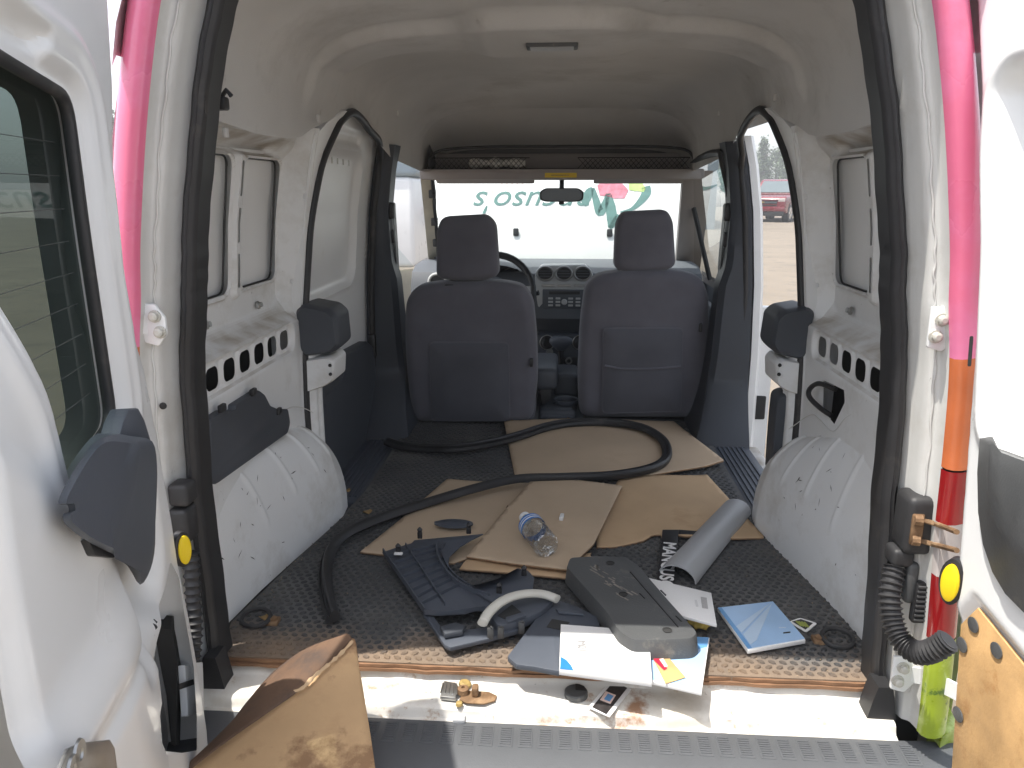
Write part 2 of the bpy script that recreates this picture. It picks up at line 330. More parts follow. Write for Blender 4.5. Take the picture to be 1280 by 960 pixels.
def text_mesh(s, size, shear=0., bold=0.):
    cu = bpy.data.curves.new('txt', 'FONT'); cu.body = s; cu.size = size; cu.shear = shear; cu.offset = bold; cu.align_x = 'CENTER'; cu.align_y = 'CENTER'; cu.fill_mode = 'FRONT'; cu.resolution_u = 3
    o = bpy.data.objects.new('txt', cu); COL.objects.link(o); bpy.context.view_layer.update()
    me = bpy.data.meshes.new_from_object(o.evaluated_get(bpy.context.evaluated_depsgraph_get()))
    V = np.array([v.co[:] for v in me.vertices]); Fc = [tuple(p.vertices) for p in me.polygons]
    bpy.data.objects.remove(o); bpy.data.curves.remove(cu); bpy.data.meshes.remove(me); return V, Fc
def put_text(name, s, size, O, ex, ey, mats, parent, shear=0., sx=1., lift=.0008, bold=0.):
    V, Fc = text_mesh(s, size, shear, bold); ex = np.asarray(ex, float); ey = np.asarray(ey, float); n = np.cross(ex, ey); n /= np.linalg.norm(n)
    P = [np.asarray(O) + ex * v[0] * sx + ey * v[1] + n * lift for v in V]
    return add(name, P, Fc, mats, parent, 0, recalc=False)
def ellipse(O, ex, ey, a, b, n=20): return [np.asarray(O) + np.asarray(ex) * a * math.cos(2 * math.pi * k / n) + np.asarray(ey) * b * math.sin(2 * math.pi * k / n) for k in range(n)]
AX, AY, AZV = np.array([1., 0, 0]), np.array([0, 1., 0]), np.array([0, 0, 1.])

# ================================================================== SETTING
def ground():
    n = 60; xs = np.concatenate([-np.geomspace(1500, 2, 26), np.linspace(-1.5, 1.5, 7), np.geomspace(2, 1500, 26)])
    uu, vv = np.meshgrid(xs, xs, indexing='ij'); rr = np.hypot(uu, vv)
    zz = -.6 + .03 * np.sin(uu * .7 + 1.3) * np.cos(vv * .55) * np.clip(rr / 6, 0, 1) * np.clip(60 / (rr + 1), 0, 1)
    V = np.stack([uu, vv, zz], -1).reshape(-1, 3); k = len(xs)
    Fc = [(i * k + j, (i + 1) * k + j, (i + 1) * k + j + 1, i * k + j + 1) for i in range(k - 1) for j in range(k - 1)]
    m = mat('gravel_ground', (.20, .165, .125), .95, var=.25, vs=.6, bump=.8, bs=30, dirt=[((.17, .15, .13), .45, .62, 18., .8), ((.12, .105, .09), .54, .62, 2.5, .6), ((.26, .22, .17), .6, .7, 6., .5)])
    tag(add('ground', V, Fc, m, None, 60), kind='structure')
ground()
VAN = empty('cargo_van', (0, 1.6, -.6), 'white high-roof cargo van with open rear doors, seen from behind into its load space', 'van')
#@@BODY
# ================================================================== VAN BODY
def floor():
    out = [(-.60, 0), (.605, 0), (.64, .06), (.655, .16), (.60, .70), (.575, .84), (.575, 1.62), (-.545, 1.62), (-.545, .84), (-.56, .70), (-.645, .12), (-.63, .05)]
    MB().slab([(x, y, -.012) for x, y in out], (0, 0, 1), .012).build('floor_mat', 'mat_base', VAN, 0)
    pads = MB(); px_, py_ = .0205, .0163; k = 0
    for j in range(int(1.56 / py_)):
        y = .014 + j * py_
        xs = -.64 + (j % 2) * px_ / 2
        while xs < .65:
            if psdf(np.array(xs), np.array(y), out) < -.008:
                a = R(35 if (j % 2) else -35); c, s_ = math.cos(a), math.sin(a); ring0 = []; ring1 = []
                for q in range(6):
                    t = 2 * math.pi * q / 6; u, v = .0089 * math.cos(t), .0058 * math.sin(t)
                    ring0.append((xs + c * u - s_ * v, y + s_ * u + c * v, -.0005)); u *= .72; v *= .7
                    ring1.append((xs + c * u - s_ * v, y + s_ * u + c * v, .0026))
                pads.put(ring0 + ring1, [(q, (q + 1) % 6, 6 + (q + 1) % 6, 6 + q) for q in range(6)] + [(6, 7, 8, 9, 10, 11)])
            xs += px_
    pads.build('tread_pads', 'mat_pad', VAN, 30, kind='stuff', recalc=False)
    e = MB(); x = np.linspace(-.60, .607, 60)
    for (z0, z1, y0) in ((-.0095, -.003, -.0035), (-.017, -.0105, -.007)):
        w = .0015 * np.sin(x * 40) + .001 * np.random.randn(60)
        e.rings([[(a, y0 + b, z0), (a, y0 + b, z1), (a, .012, z1), (a, .012, z0)] for a, b in zip(x, w)])
    e.build('plywood_edge', 'ply', VAN, 0)
    for sd in (-1, 1):     # sill step plates at the side doors
        xi, xo = (.575, .70) if sd > 0 else (.548, .70)
        st = MB().box((sd * xi if sd > 0 else -xo, .77, -.05), (sd * xo if sd > 0 else -xi, 1.46, -.006), .006)
        for k in range(6):
            x = sd * (xi + .018 + k * .016); st.box((x - .004, .81, -.008), (x + .004, 1.42, -.002), .001, 1)
        st.build('step_plate', 'trimb', VAN)
    # side-door outer sill with seal (right side is open)
    MB().box((.70, .78, -.12), (.745, 1.40, -.02), .01).build('door_sill', 'whited', VAN); MB().box((-.745, .78, -.12), (-.70, 1.40, -.02), .01).build('door_sill', 'whited', VAN)
    MB().box((-.70, -.02, -.30), (.70, 1.70, -.05)).box((-.70, 1.70, -.45), (.70, 3.3, -.28)).build('underbody', 'dark', VAN, 0)
    # foot well carpet in front
    MB().box((-.66, 1.60, -.28), (.66, 2.9, -.20)).build('cab_floor', 'dashk', VAN, 0)
floor()

def sill():
    x = np.linspace(-.63, .635, 160); prof = [(.012, -.013), (.0, -.026), (-.004, -.031), (-.012, -.033), (-.025, -.034), (-.04, -.0355), (-.055, -.037), (-.064, -.039), (-.069, -.043), (-.071, -.052), (-.074, -.058), (-.10, -.062)]
    V = []; m = len(prof)
    for a in x:
        dip = .006 * (sstep(-.42, -.30, a) - sstep(.18, .30, a))
        for (y, z) in prof:
            V.append((a, y - dip * (1 if y < -.05 else 0), z + .0012 * math.sin(a * 23 + y * 90) - .004 * math.exp(-((a - .335) / .004) ** 2) * (1 if y < -.01 else 0)))
    Fc = [(i * m + j, (i + 1) * m + j, (i + 1) * m + j + 1, i * m + j + 1) for i in range(len(x) - 1) for j in range(m - 1)]
    add('rear_sill', V, Fc, 'sill', VAN, 40, recalc=False)
    # bumper with tread pads
    x = np.linspace(-.80, .80, 90); prof = [(-.080, -.075), (-.082, -.060), (-.088, -.057), (-.15, -.058), (-.205, -.063), (-.225, -.075), (-.235, -.10), (-.24, -.22), (-.22, -.34), (-.1, -.36)]
    V = []; m = len(prof)
    for a in x:
        bend = .03 * max(0, (abs(a) - .62) / .18) ** 2
        for (y, z) in prof: V.append((a, y + bend, z - .02 * max(0, (abs(a) - .68) / .12)))
    Fc = [(i * m + j, (i + 1) * m + j, (i + 1) * m + j + 1, i * m + j + 1) for i in range(len(x) - 1) for j in range(m - 1)]
    bp = add('rear_bumper', V, Fc, 'bumper', VAN, 40, recalc=False)
    k = 0; a = -.50
    while a < .66:
        t = MB(); t.box((a - .0125, -.145, -.0590), (a + .0125, -.094, -.0566), .0006, 1)
        for j in range(8):
            t.box((a - .0095, -.140 + j * .0056, -.0570), (a + .0095, -.1372 + j * .0056, -.0550), .0005, 1)
        t.build('tread_pad', 'bumper', bp, 30); a += .0345
    # small clip on the sill lip, black bump stop holes
    MB().box((-.150, -.092, -.060), (-.128, -.076, -.050), .002).build('sill_clip', 'grey', VAN)
    # latch striker assembly
    pass
    P = lambda px, py, z=-.034: on_z(px, py, z)
    b = MB(); c = P(598, 872); b.slab([c + np.array(p) for p in ((-.034, -.012, 0), (-.02, -.02, 0), (.012, -.021, 0), (.032, -.010, 0), (.034, .004, 0), (.018, .014, 0), (-.028, .016, 0))], AZV, .0035, .001)
    S = b.build('latch_striker', 'rusty', VAN)
    q = P(579, 866, -.03); MB().lathe([(0, .0), (.0105, 0), (.0105, .010), (.007, .012), (.0035, .012), (.003, .008), (0, .008)], 16, q, AZV).build('bolt', 'rusty', S)
    q = P(594, 868, -.03); MB().box((q[0] - .006, q[1] - .009, q[2]), (q[0] + .006, q[1] + .009, q[2] + .018), .003).build('striker_post', 'rusty', S)
    q = P(581, 857, -.03); MB().lathe([(0, 0), (.012, 0), (.012, .006), (.008, .009), (0, .009)], 8, q, (0.2, 0, 1)).build('bolt', 'brass', S)
    q = P(574, 881, -.034); MB().lathe([(0, 0), (.007, 0), (.006, .005), (0, .006)], 10, q, AZV).build('sealant_blob', 'brass', S)
    l = MB(); a0 = P(550, 875); a1 = P(570, 877); a2 = P(572, 858); a3 = P(555, 855)
    l.slab([a0, a1, a2, a3], AZV, .008, .002)
    for k in range(5):
        t = k / 4; p = a0 * (1 - t) + a1 * t + (a3 - a0) * .2; r_ = a3 * (1 - t) + a2 * t - (a3 - a0) * .2
        l.tube([p + AZV * .009, r_ + AZV * .009], .0014, 6)
    l.build('latch_plate', 'steel', S)
sill()

# rear opening: half outline (x, z) of the seal, mirrored
HALF = catmull([(.619, -.035), (.618, .1), (.612, .36), (.602, .58), (.586, .70), (.574, .80), (.540, .985), (.497, 1.15), (.455, 1.215), (.36, 1.243), (.18, 1.25), (0, 1.252)], 6)
RING = np.concatenate([HALF * [1, 1], (HALF * [-1, 1])[::-1][1:]]); RING[:, 0] -= .013 * np.clip(RING[:, 1] / .35, 0, 1)      # right bottom -> top -> left bottom
def ring_normals(P):
    T = np.gradient(P, axis=0); N = np.stack([T[:, 1], -T[:, 0]], -1); N /= np.linalg.norm(N, axis=1)[:, None]
    return N       # points outward
def sweep(P, prof, name, mats, parent, smooth=35, zmin=None, zmax=None, side=None, wob=0.):
    N = ring_normals(P); idx = np.arange(len(P))
    if side is not None: idx = [k for k in idx if P[k][0] * side > 0 and (zmin is None or P[k][1] >= zmin) and (zmax is None or P[k][1] <= zmax)]
    V = []; m = len(prof)
    for k in idx:
        for (o, y) in prof: V.append((P[k][0] + N[k][0] * o, y, P[k][1] + N[k][1] * o))
    Fc = [(i * m + j, (i + 1) * m + j, (i + 1) * m + j + 1, i * m + j + 1) for i in range(len(idx) - 1) for j in range(m - 1)]
    return add(name, V, Fc, mats, parent, smooth, recalc=False)
def dense(P, n=5):
    out = []
    for a, b in zip(P[:-1], P[1:]):
        for k in range(n): out.append(a + (b - a) * k / n)
    out.append(P[-1]); return np.array(out)
RINGD = dense(RING, 4)
sp = []
for k in range(13):     # ribbed rubber section
    a = math.pi * (k / 12); rr = .0118 + (.0014 if k % 2 else 0)
    sp.append((.001 - rr * math.cos(a), -.004 - .018 * math.sin(a) * (1 + (.10 if k % 2 else 0))))
sp = [(-.0128, .034)] + sp + [(.0125, .0)]
jit = RINGD + np.stack([.0008 * np.sin(np.arange(len(RINGD)) * .23) + .0005 * np.sin(np.arange(len(RINGD)) * .61), 0 * RINGD[:, 0]], -1)
sweep(jit, sp, 'door_opening_seal', 'seal', VAN, 60)
FRAME = sweep(RINGD, [(-.008, .022), (-.008, .012), (.010, .004), (.016, -.006), (.021, -.012), (.024, -.022), (.025, -.040), (.027, -.050), (.030, -.056), (.038, -.060), (.041, -.064), (.043, -.074), (.045, -.085)], 'rear_frame', 'jamb', VAN, 40)
for sd in (-1, 1):
    # sealant bead down the channel
    Pp = [p for p in RINGD if p[0] * sd > 0 and .02 < p[1] < 1.2]
    Nn = ring_normals(np.array(Pp)) * (1 if sd > 0 else 1)
    path = [(p[0] + sd * abs(n[0]) * (.034 + .0012 * math.sin(k * .31) + .0012 * math.sin(k * .83)), -.0590, p[1] + n[1] * .06 * 0) for k, (p, n) in enumerate(zip(Pp, Nn))]
    MB().tube(path, .0018, 6).build('sealant_bead', 'jamb', FRAME)
    for z in (.30, .52, .93):
        x = sd * (np.interp(z, HALF[:20, 1], HALF[:20, 0]) + .034)
        MB().lathe([(0, 0), (.006, 0), (.006, .003), (.003, .005), (0, .005)], 14, (x, -.058, z), (0, -1, 0)).build('frame_plug', 'dark', FRAME)
    # outer corner: wrap-covered pillar above, lamp below
    op = [(.043, -.085), (.045, -.098), (.052, -.105), (.064, -.106), (.078, -.101), (.090, -.088), (.100, -.066), (.108, -.03), (.112, .02)]
    lp = [(o, y) for (o, y) in op[:8]]
    sweep(dense(RINGD, 2), op, 'pillar_wrap', 'pink', VAN, 50, .62, 1.20, sd)
    lamp = sweep(dense(RINGD, 2), lp, 'tail_lamp', 'amber', VAN, 50, .445, .625, sd)
    sweep(dense(RINGD, 3), lp, 'lens', 'redlens', lamp, 50, .355, .447, sd)
    sweep(dense(RINGD, 3), lp, 'lens', 'clearlens', lamp, 50, .262, .357, sd)
    sweep(dense(RINGD, 3), lp, 'lens', 'redlens', lamp, 50, .145, .264, sd)
    sweep(dense(RINGD, 3), op, 'corner_wrap', 'green', VAN, 50, -.04, .146, sd)
    # lower outer corner of the body below the lamp and quarter panel skin
    MB().rings([[(sd * x, y, z) for (x, y) in ((.70, -.095), (.745, -.06), (.755, .0), (.755, .76), (.752, .76), (.74, .0), (.70, -.05))] for z in (-.12, -.0405)]).build('corner_skirt', 'green', VAN)
    zs = np.linspace(-.25, 1.2, 24)
    ys = (.10, .90)
    MB().rings([[(sd * (float(W(z)) + .085), y, z) for y in (.02, .3, .5, .76)] for z in zs], cap=False, closed=False).build('quarter_panel', 'outer', VAN, 60)

# ------------------------------------------------------------------ side walls
def side_wall(sd):
    def pt(px, py, ins=0.): p = on_wall(px, py, sd, ins); return (p[1], p[2])
    y = np.arange(.012, .752, .004); z = np.arange(-.01, 1.03, .005)
    # pressed window-like panels (mirrored from the left side's measurements)
    PA = dict(c=(.265, .80), h=(.112, .147)); PB = dict(c=(.550, .80), h=(.112, .145))
    holes = []
    for k in range(6):
        cy_ = .165 + k * .081; cz_ = .512
        holes.append(lambda u, v, a=cy_, b=cz_: rbox(u, v, a, b, .027, .023, .016))
    for k in range(3):
        holes.append(lambda u, v, b=.70 + .10 * k: rbox(u, v, .4075, b, .0055, .038, .005))
    holes.append(lambda u, v: rbox(u, v, .700, .86, .006, .007, .003)); holes.append(lambda u, v: rbox(u, v, .690, .645, .006, .007, .003))
    holes.append(lambda u, v: rbox(u, v, *PA['c'], *PA['h'], .03)); holes.append(lambda u, v: rbox(u, v, *PB['c'], *PB['h'], .03))
    if sd > 0: holes.append(lambda u, v: psdf(u, v, [(.520, .442), (.388, .453), (.378, .428), (.431, .362), (.512, .372)]))
    def disp(u, v):       # + is outward (recess)
        d = np.zeros_like(u)
        f = rbox(u, v, .395, .775, .29, .205, .06); d += .030 * sstep(.018, -.020, f)                      # big recess
        a = rbox(u, v, *PA['c'], *PA['h'], .03); b = rbox(u, v, *PB['c'], *PB['h'], .03)
        d += -.006 * sstep(.006, .0, np.abs(a - .006)) - .006 * sstep(.006, .0, np.abs(b - .006))
        d -= .012 * sstep(.006, -.004, rbox(u, v, .4075, .80, .014, .16, .010))                          # post between panels
        d += .028 * sstep(.010, -.012, rbox(u, v, .36, .970, .24, .015, .012))                            # top band
        led = sstep(.572, .545, v) * sstep(-.02, .06, u)                                                 # ledge: lower wall stands inboard
        d -= .034 * led
        d += .012 * sstep(.006, -.006, rbox(u, v, .368, .512, .255, .034, .03))                           # hole band
        hb = np.full_like(u, 9.)
        for k in range(6): hb = np.minimum(hb, rbox(u, v, .165 + k * .081, .512, .027, .023, .016))
        d += -.004 * sstep(.012, .003, hb)
        d -= .030 * sstep(.665, .700, u)                                                                  # C pillar stands inboard
        d += .005 * sstep(.006, -.003, np.abs(u - .668) - .002) * sstep(.5, .56, v)
        d -= .022 * sstep(.10, .02, u) * sstep(0, .3, v)                                                  # towards the rear frame
        d -= .006 * np.exp(-((u - .72) / .006) ** 2)
        return d
    def pos(u, v, d): return sd * (W(v) + d), u, v
    V, Fc = hpanel(y, z, pos, disp, holes)
    wl = add('side_wall', V, Fc, 'whited', VAN, 45, recalc=False)
    # dark plate that puts the cavity's shade behind the pressed holes
    MB().box((sd * .735 if sd > 0 else -.745, .03, .2), (sd * .745 if sd > 0 else -.735, .74, .56)).build('cavity_shade_plate', 'dark', wl, 0)
    for q_ in (PA, PB):     # outer skin seen through the pressed openings, with a black tube standing in for the shaded edge gap
        (c0, c1), (h0, h1) = q_['c'], q_['h']
        V, Fc = hpanel(np.arange(c0 - h0 - .03, c0 + h0 + .03, .02), np.arange(c1 - h1 - .03, c1 + h1 + .03, .02), lambda u, v, d: (sd * (W(v) + .050 + .003 * np.sin(u * 20)), u, v)); add('skin_panel', V, Fc, 'white', wl, 60, recalc=False)
        rp = rpoly([np.array(p) for p in ((c0 - h0, c1 - h1), (c0 + h0, c1 - h1), (c0 + h0, c1 + h1), (c0 - h0, c1 + h1))], .03, 5)
        MB().tube([(sd * (float(W(b)) + .042), a, b) for a, b in rp], .0024, 6, closed=True).build('gap_shade_line', 'blackp', wl)
    # bolts on ledge
    for (by, bz) in ((.25, .605), (.53, .605)):
        MB().lathe([(0, 0), (.010, 0), (.010, .004), (.006, .006), (.006, .012), (0, .012)], 12, (sd * (float(W(bz)) + .024), by, bz), (-sd, 0, 0.2)).build('bolt', 'steel', wl)
    # wheel housing
    yk = [.0, .05, .12, .25, .40, .55, .66, .73, .775, .80]
    wi = [.69, .672, .648, .632, .606, .578, .560, .566, .60, .67]
    hk = [.16, .26, .288, .298, .300, .290, .262, .215, .15, .05] if sd < 0 else [.20, .33, .375, .380, .350, .298, .262, .22, .15, .05]
    ys = np.linspace(.0, .80, 170); ts = np.linspace(0, 1, 40); V = []
    for yy in ys:
        w_ = np.interp(yy, yk, wi); h_ = np.interp(yy, yk, hk); wo_ = .672
        # rounded quarter section from wall top to floor
        for t in ts:
            a = t * math.pi / 2; n_ = 2.5
            cx = math.cos(a) ** (2 / n_); cz = math.sin(a) ** (2 / n_)
            X = wo_ - (wo_ - w_) * cz - .0; Zz = h_ * cx
            Zz *= 1 - .16 * cz ** 1.5 * (1 if cx > .3 else cx / .3)
            rb = 0.
            for (yc, t0, t1) in ((.285, .16, .70), (.43, .10, .62), (.56, .08, .58), (.665, .05, .5)):
                ysk = yc + .10 * (t - .5)
                rb += .0068 * math.exp(-((yy - ysk) / .0042) ** 2) * float(sstep(t0 - .05, t0 + .03, t) * sstep(t1 + .05, t1 - .03, t))
            nx, nz = cz ** 1.2, cx ** 1.2; l = math.hypot(nx, nz) + 1e-9
            V.append((sd * (X - rb * nx / l), yy, Zz + rb * nz / l))
    m = len(ts)
    V = np.array(V)
    # relax so the lofted sections blend along y
    G = V.reshape(len(ys), m, 3)
    for _ in range(1): G[1:-1, :, 0] = (G[:-2, :, 0] + 2 * G[1:-1, :, 0] + G[2:, :, 0]) / 4; G[1:-1, :, 2] = (G[:-2, :, 2] + 2 * G[1:-1, :, 2] + G[2:, :, 2]) / 4
    Fc = [(i * m + j, (i + 1) * m + j, (i + 1) * m + j + 1, i * m + j + 1) for i in range(len(ys) - 1) for j in range(m - 1)]
    wh = add('wheel_housing', G.reshape(-1, 3), Fc, 'whited', VAN, 60, recalc=False)
    # sealer line above the housing
    pp = catmull([(sd * .655, .03, .27), (sd * .655, .15, .325), (sd * .654, .30, .345), (sd * .653, .45, .345), (sd * .652, .58, .335), (sd * .640, .67, .30), (sd * .626, .72, .255), (sd * .626, .745, .20)] if sd < 0 else
                 [(.655, .03, .38), (.655, .15, .425), (.654, .28, .43), (.653, .36, .40), (.652, .43, .345), (.652, .52, .345), (.650, .58, .34), (.64, .66, .29), (.626, .72, .24), (.626, .745, .19)], 6)
    MB().tube(pp, .0012, 5).build('sealer_line', 'jamb', wh)
    sc = MB(); rnd = random.Random(11 + sd)
    for k in range(22):
        i = rnd.randrange(15, 130); j = rnd.randrange(8, 36); p = G[i, j]; nrm_ = np.cross(G[i + 1, j] - p, G[i, j + 1] - p); nrm_ /= np.linalg.norm(nrm_) + 1e-9; nrm_ *= 1 if nrm_[0] * sd < 0 else -1
        t_ = np.array([0, rnd.uniform(-1, 1), rnd.uniform(-1, .4)]); t_ -= nrm_ * (t_ @ nrm_); t_ /= np.linalg.norm(t_); L_ = rnd.uniform(.006, .03); w_ = np.cross(nrm_, t_) * rnd.uniform(.0006, .0016)
        a_ = p + nrm_ * .0012; b_ = a_ + t_ * L_; sc.put([a_ - w_ * .3, a_ + t_ * L_ * .4 - w_, b_, a_ + t_ * L_ * .5 + w_], [(0, 1, 2, 3)])
    sc.build('scuff_marks', 'printk', wh, 0, kind='stuff', recalc=False)
    # tie-down ring at the rear corner of the housing
    c = on_z(*((320, 772) if sd < 0 else (1047, 797)), .012)
    th = np.linspace(0, 2 * math.pi, 30, endpoint=False)
    ring = MB().tube([(c[0] + .030 * math.cos(t), c[1] + .024 * math.sin(t), .012 + .006 * math.sin(t)) for t in th], .0048, 8, closed=True).build('tie_down_ring', 'rubber', VAN)
    MB().box((c[0] - sd * .034 - .014, c[1] - .012, 0), (c[0] - sd * .034 + .014, c[1] + .014, .009), .002).lathe([(0, .009), (.008, .009), (.008, .014), (0, .015)], 8, (c[0] - sd * .036, c[1], 0), AZV).build('ring_bracket', 'rusty', ring)
    return wl
WL = side_wall(-1); WR = side_wall(1)
# ------------------------------------------------------------------ headliner
TH = np.linspace(0, math.pi, 141); TH = TH - .62 * np.sin(4 * TH) / 4
def liner_section(y):
    zl = np.interp(y, [0, .1, .30, .50, .58, .65, .82, .98, 1.15, 1.35, 1.42, 1.55, 2.02], [.995, .995, .985, .987, .997, 1.018, 1.056, 1.085, 1.075, 1.05, 1.02, .985, .95])
    hw = np.interp(y, [-.02, .05, .3, .6, .95, 1.15, 1.4, 2.02], [.535, .572, .584, .582, .574, .580, .590, .565])
    h = np.interp(y, [-.02, .06, .3, 1.5, 1.8, 2.02], [1.244, 1.25, 1.256, 1.245, 1.225, 1.195]); n_ = 5.0; out = []
    for a in TH:
        c, s_ = math.cos(a), math.sin(a); sz = abs(s_) ** (2 / n_)
        x = hw * math.copysign(abs(c) ** (2 / n_), c) * (1 - .09 * sz ** 2); z = zl + (h - zl) * sz; q = abs(x) / hw
        # cross bow with a wider centre that carries the lamp
        e = .83 - .13 * math.exp(-(x / .20) ** 6) * 0 + .05 * math.exp(-(x / .20) ** 6) ; r0 = .60 - .10 * math.exp(-(x / .20) ** 6)
        bow = float(sstep(e + .014, e - .010, y)) * float(sstep(r0 - .02, r0 + .03, y))
        k = float(sstep(.15, .55, s_)); dd = bow * (.030 + .012 * float(sstep(.22, .15, abs(x)))) + .006 * float(sstep(r0 + .02, r0 - .05, y))
        out.append((x - math.copysign(1, x) * .014 * bow * (1 - k) * float(sstep(.0, .1, s_)), y, z - dd * k))
    return out
def headliner():
    ys = np.concatenate([np.linspace(-.015, .50, 40), np.linspace(.506, .96, 80), np.linspace(.98, 2.02, 46)])
    hl = MB().rings([liner_section(y) for y in ys], cap=False, closed=False).build('headliner', 'liner', VAN, 50, recalc=False)
    # dome lamp under the bow
    y_ = .70; zc = liner_section(y_)[70][2]; p = np.array([on_y(690, 63, y_)[0], y_, zc])
    MB().box((p[0] - .062, p[1] - .030, p[2] - .008), (p[0] + .062, p[1] + .030, p[2] + .02), .004).build('roof_lamp', 'trimk', hl)
    MB().box((p[0] - .052, p[1] - .024, p[2] - .0105), (p[0] + .052, p[1] + .024, p[2] - .004), .003).build('lamp_lens', 'grey', hl)
    # clips and stains along the sides
    for sd in (-1, 1):
        for (px, py) in (((282, 166), (398, 148), (498, 142)) if sd < 0 else ((898, 142), (968, 122))):
            q = on_wall(px, py, sd, .05); MB().box(q - np.array([.004, .008, .009]), q + np.array([.004, .008, .009]), .003).build('liner_clip', 'liner', hl)
    # black hook near the left rear corner
    q = on_wall(277, 130, -1, .07); MB().box(q - np.array([.014, .01, .010]), q + np.array([.010, .012, .012]), .004).tube([q + (0, 0, .01), q + (.012, -.004, .022), q + (.02, -.004, .012)], .004, 6).build('liner_hook', 'blackp', hl)
    # outer roof skin
    zs = [(-.67, 1.08), (-.655, 1.14), (-.62, 1.22), (-.53, 1.29), (-.3, 1.31), (0, 1.315), (.3, 1.31), (.53, 1.29), (.62, 1.22), (.655, 1.14), (.67, 1.08)]
    MB().rings([[(x * (1 - .06 * max(0, .1 - y) / .2), y, z - dz) for x, z in zs] for (y, dz) in ((-.115, .03), (-.09, .01), (.1, 0), (1.0, 0), (1.9, .0), (2.25, .10))], cap=False, closed=False).build('roof_skin', 'outer', VAN, 60)
    MB().rings([[(x, y, z) for x, z in zs[3:-3]] + [(.50, y, 1.23), (0, y, 1.27), (-.50, y, 1.23)] for y in (-.108, -.07)]).build('rear_header', 'outer', VAN)
    # front of the roof: the section shrinks down to the shelf mouth
    sec = np.array(liner_section(2.02)); rg = []
    for t in np.linspace(0, 1, 16):
        f_ = t * t * .35 + t * .65; rg.append([(x * (1 - .012 * t), 2.02 + .30 * t, .95 + (z - .95) * (1 - .64 * f_)) for x, _, z in sec])
    MB().rings(rg, cap=False, closed=False).build('front_roof_liner', 'liner', VAN, 50, recalc=False)
    return hl
HL = headliner()

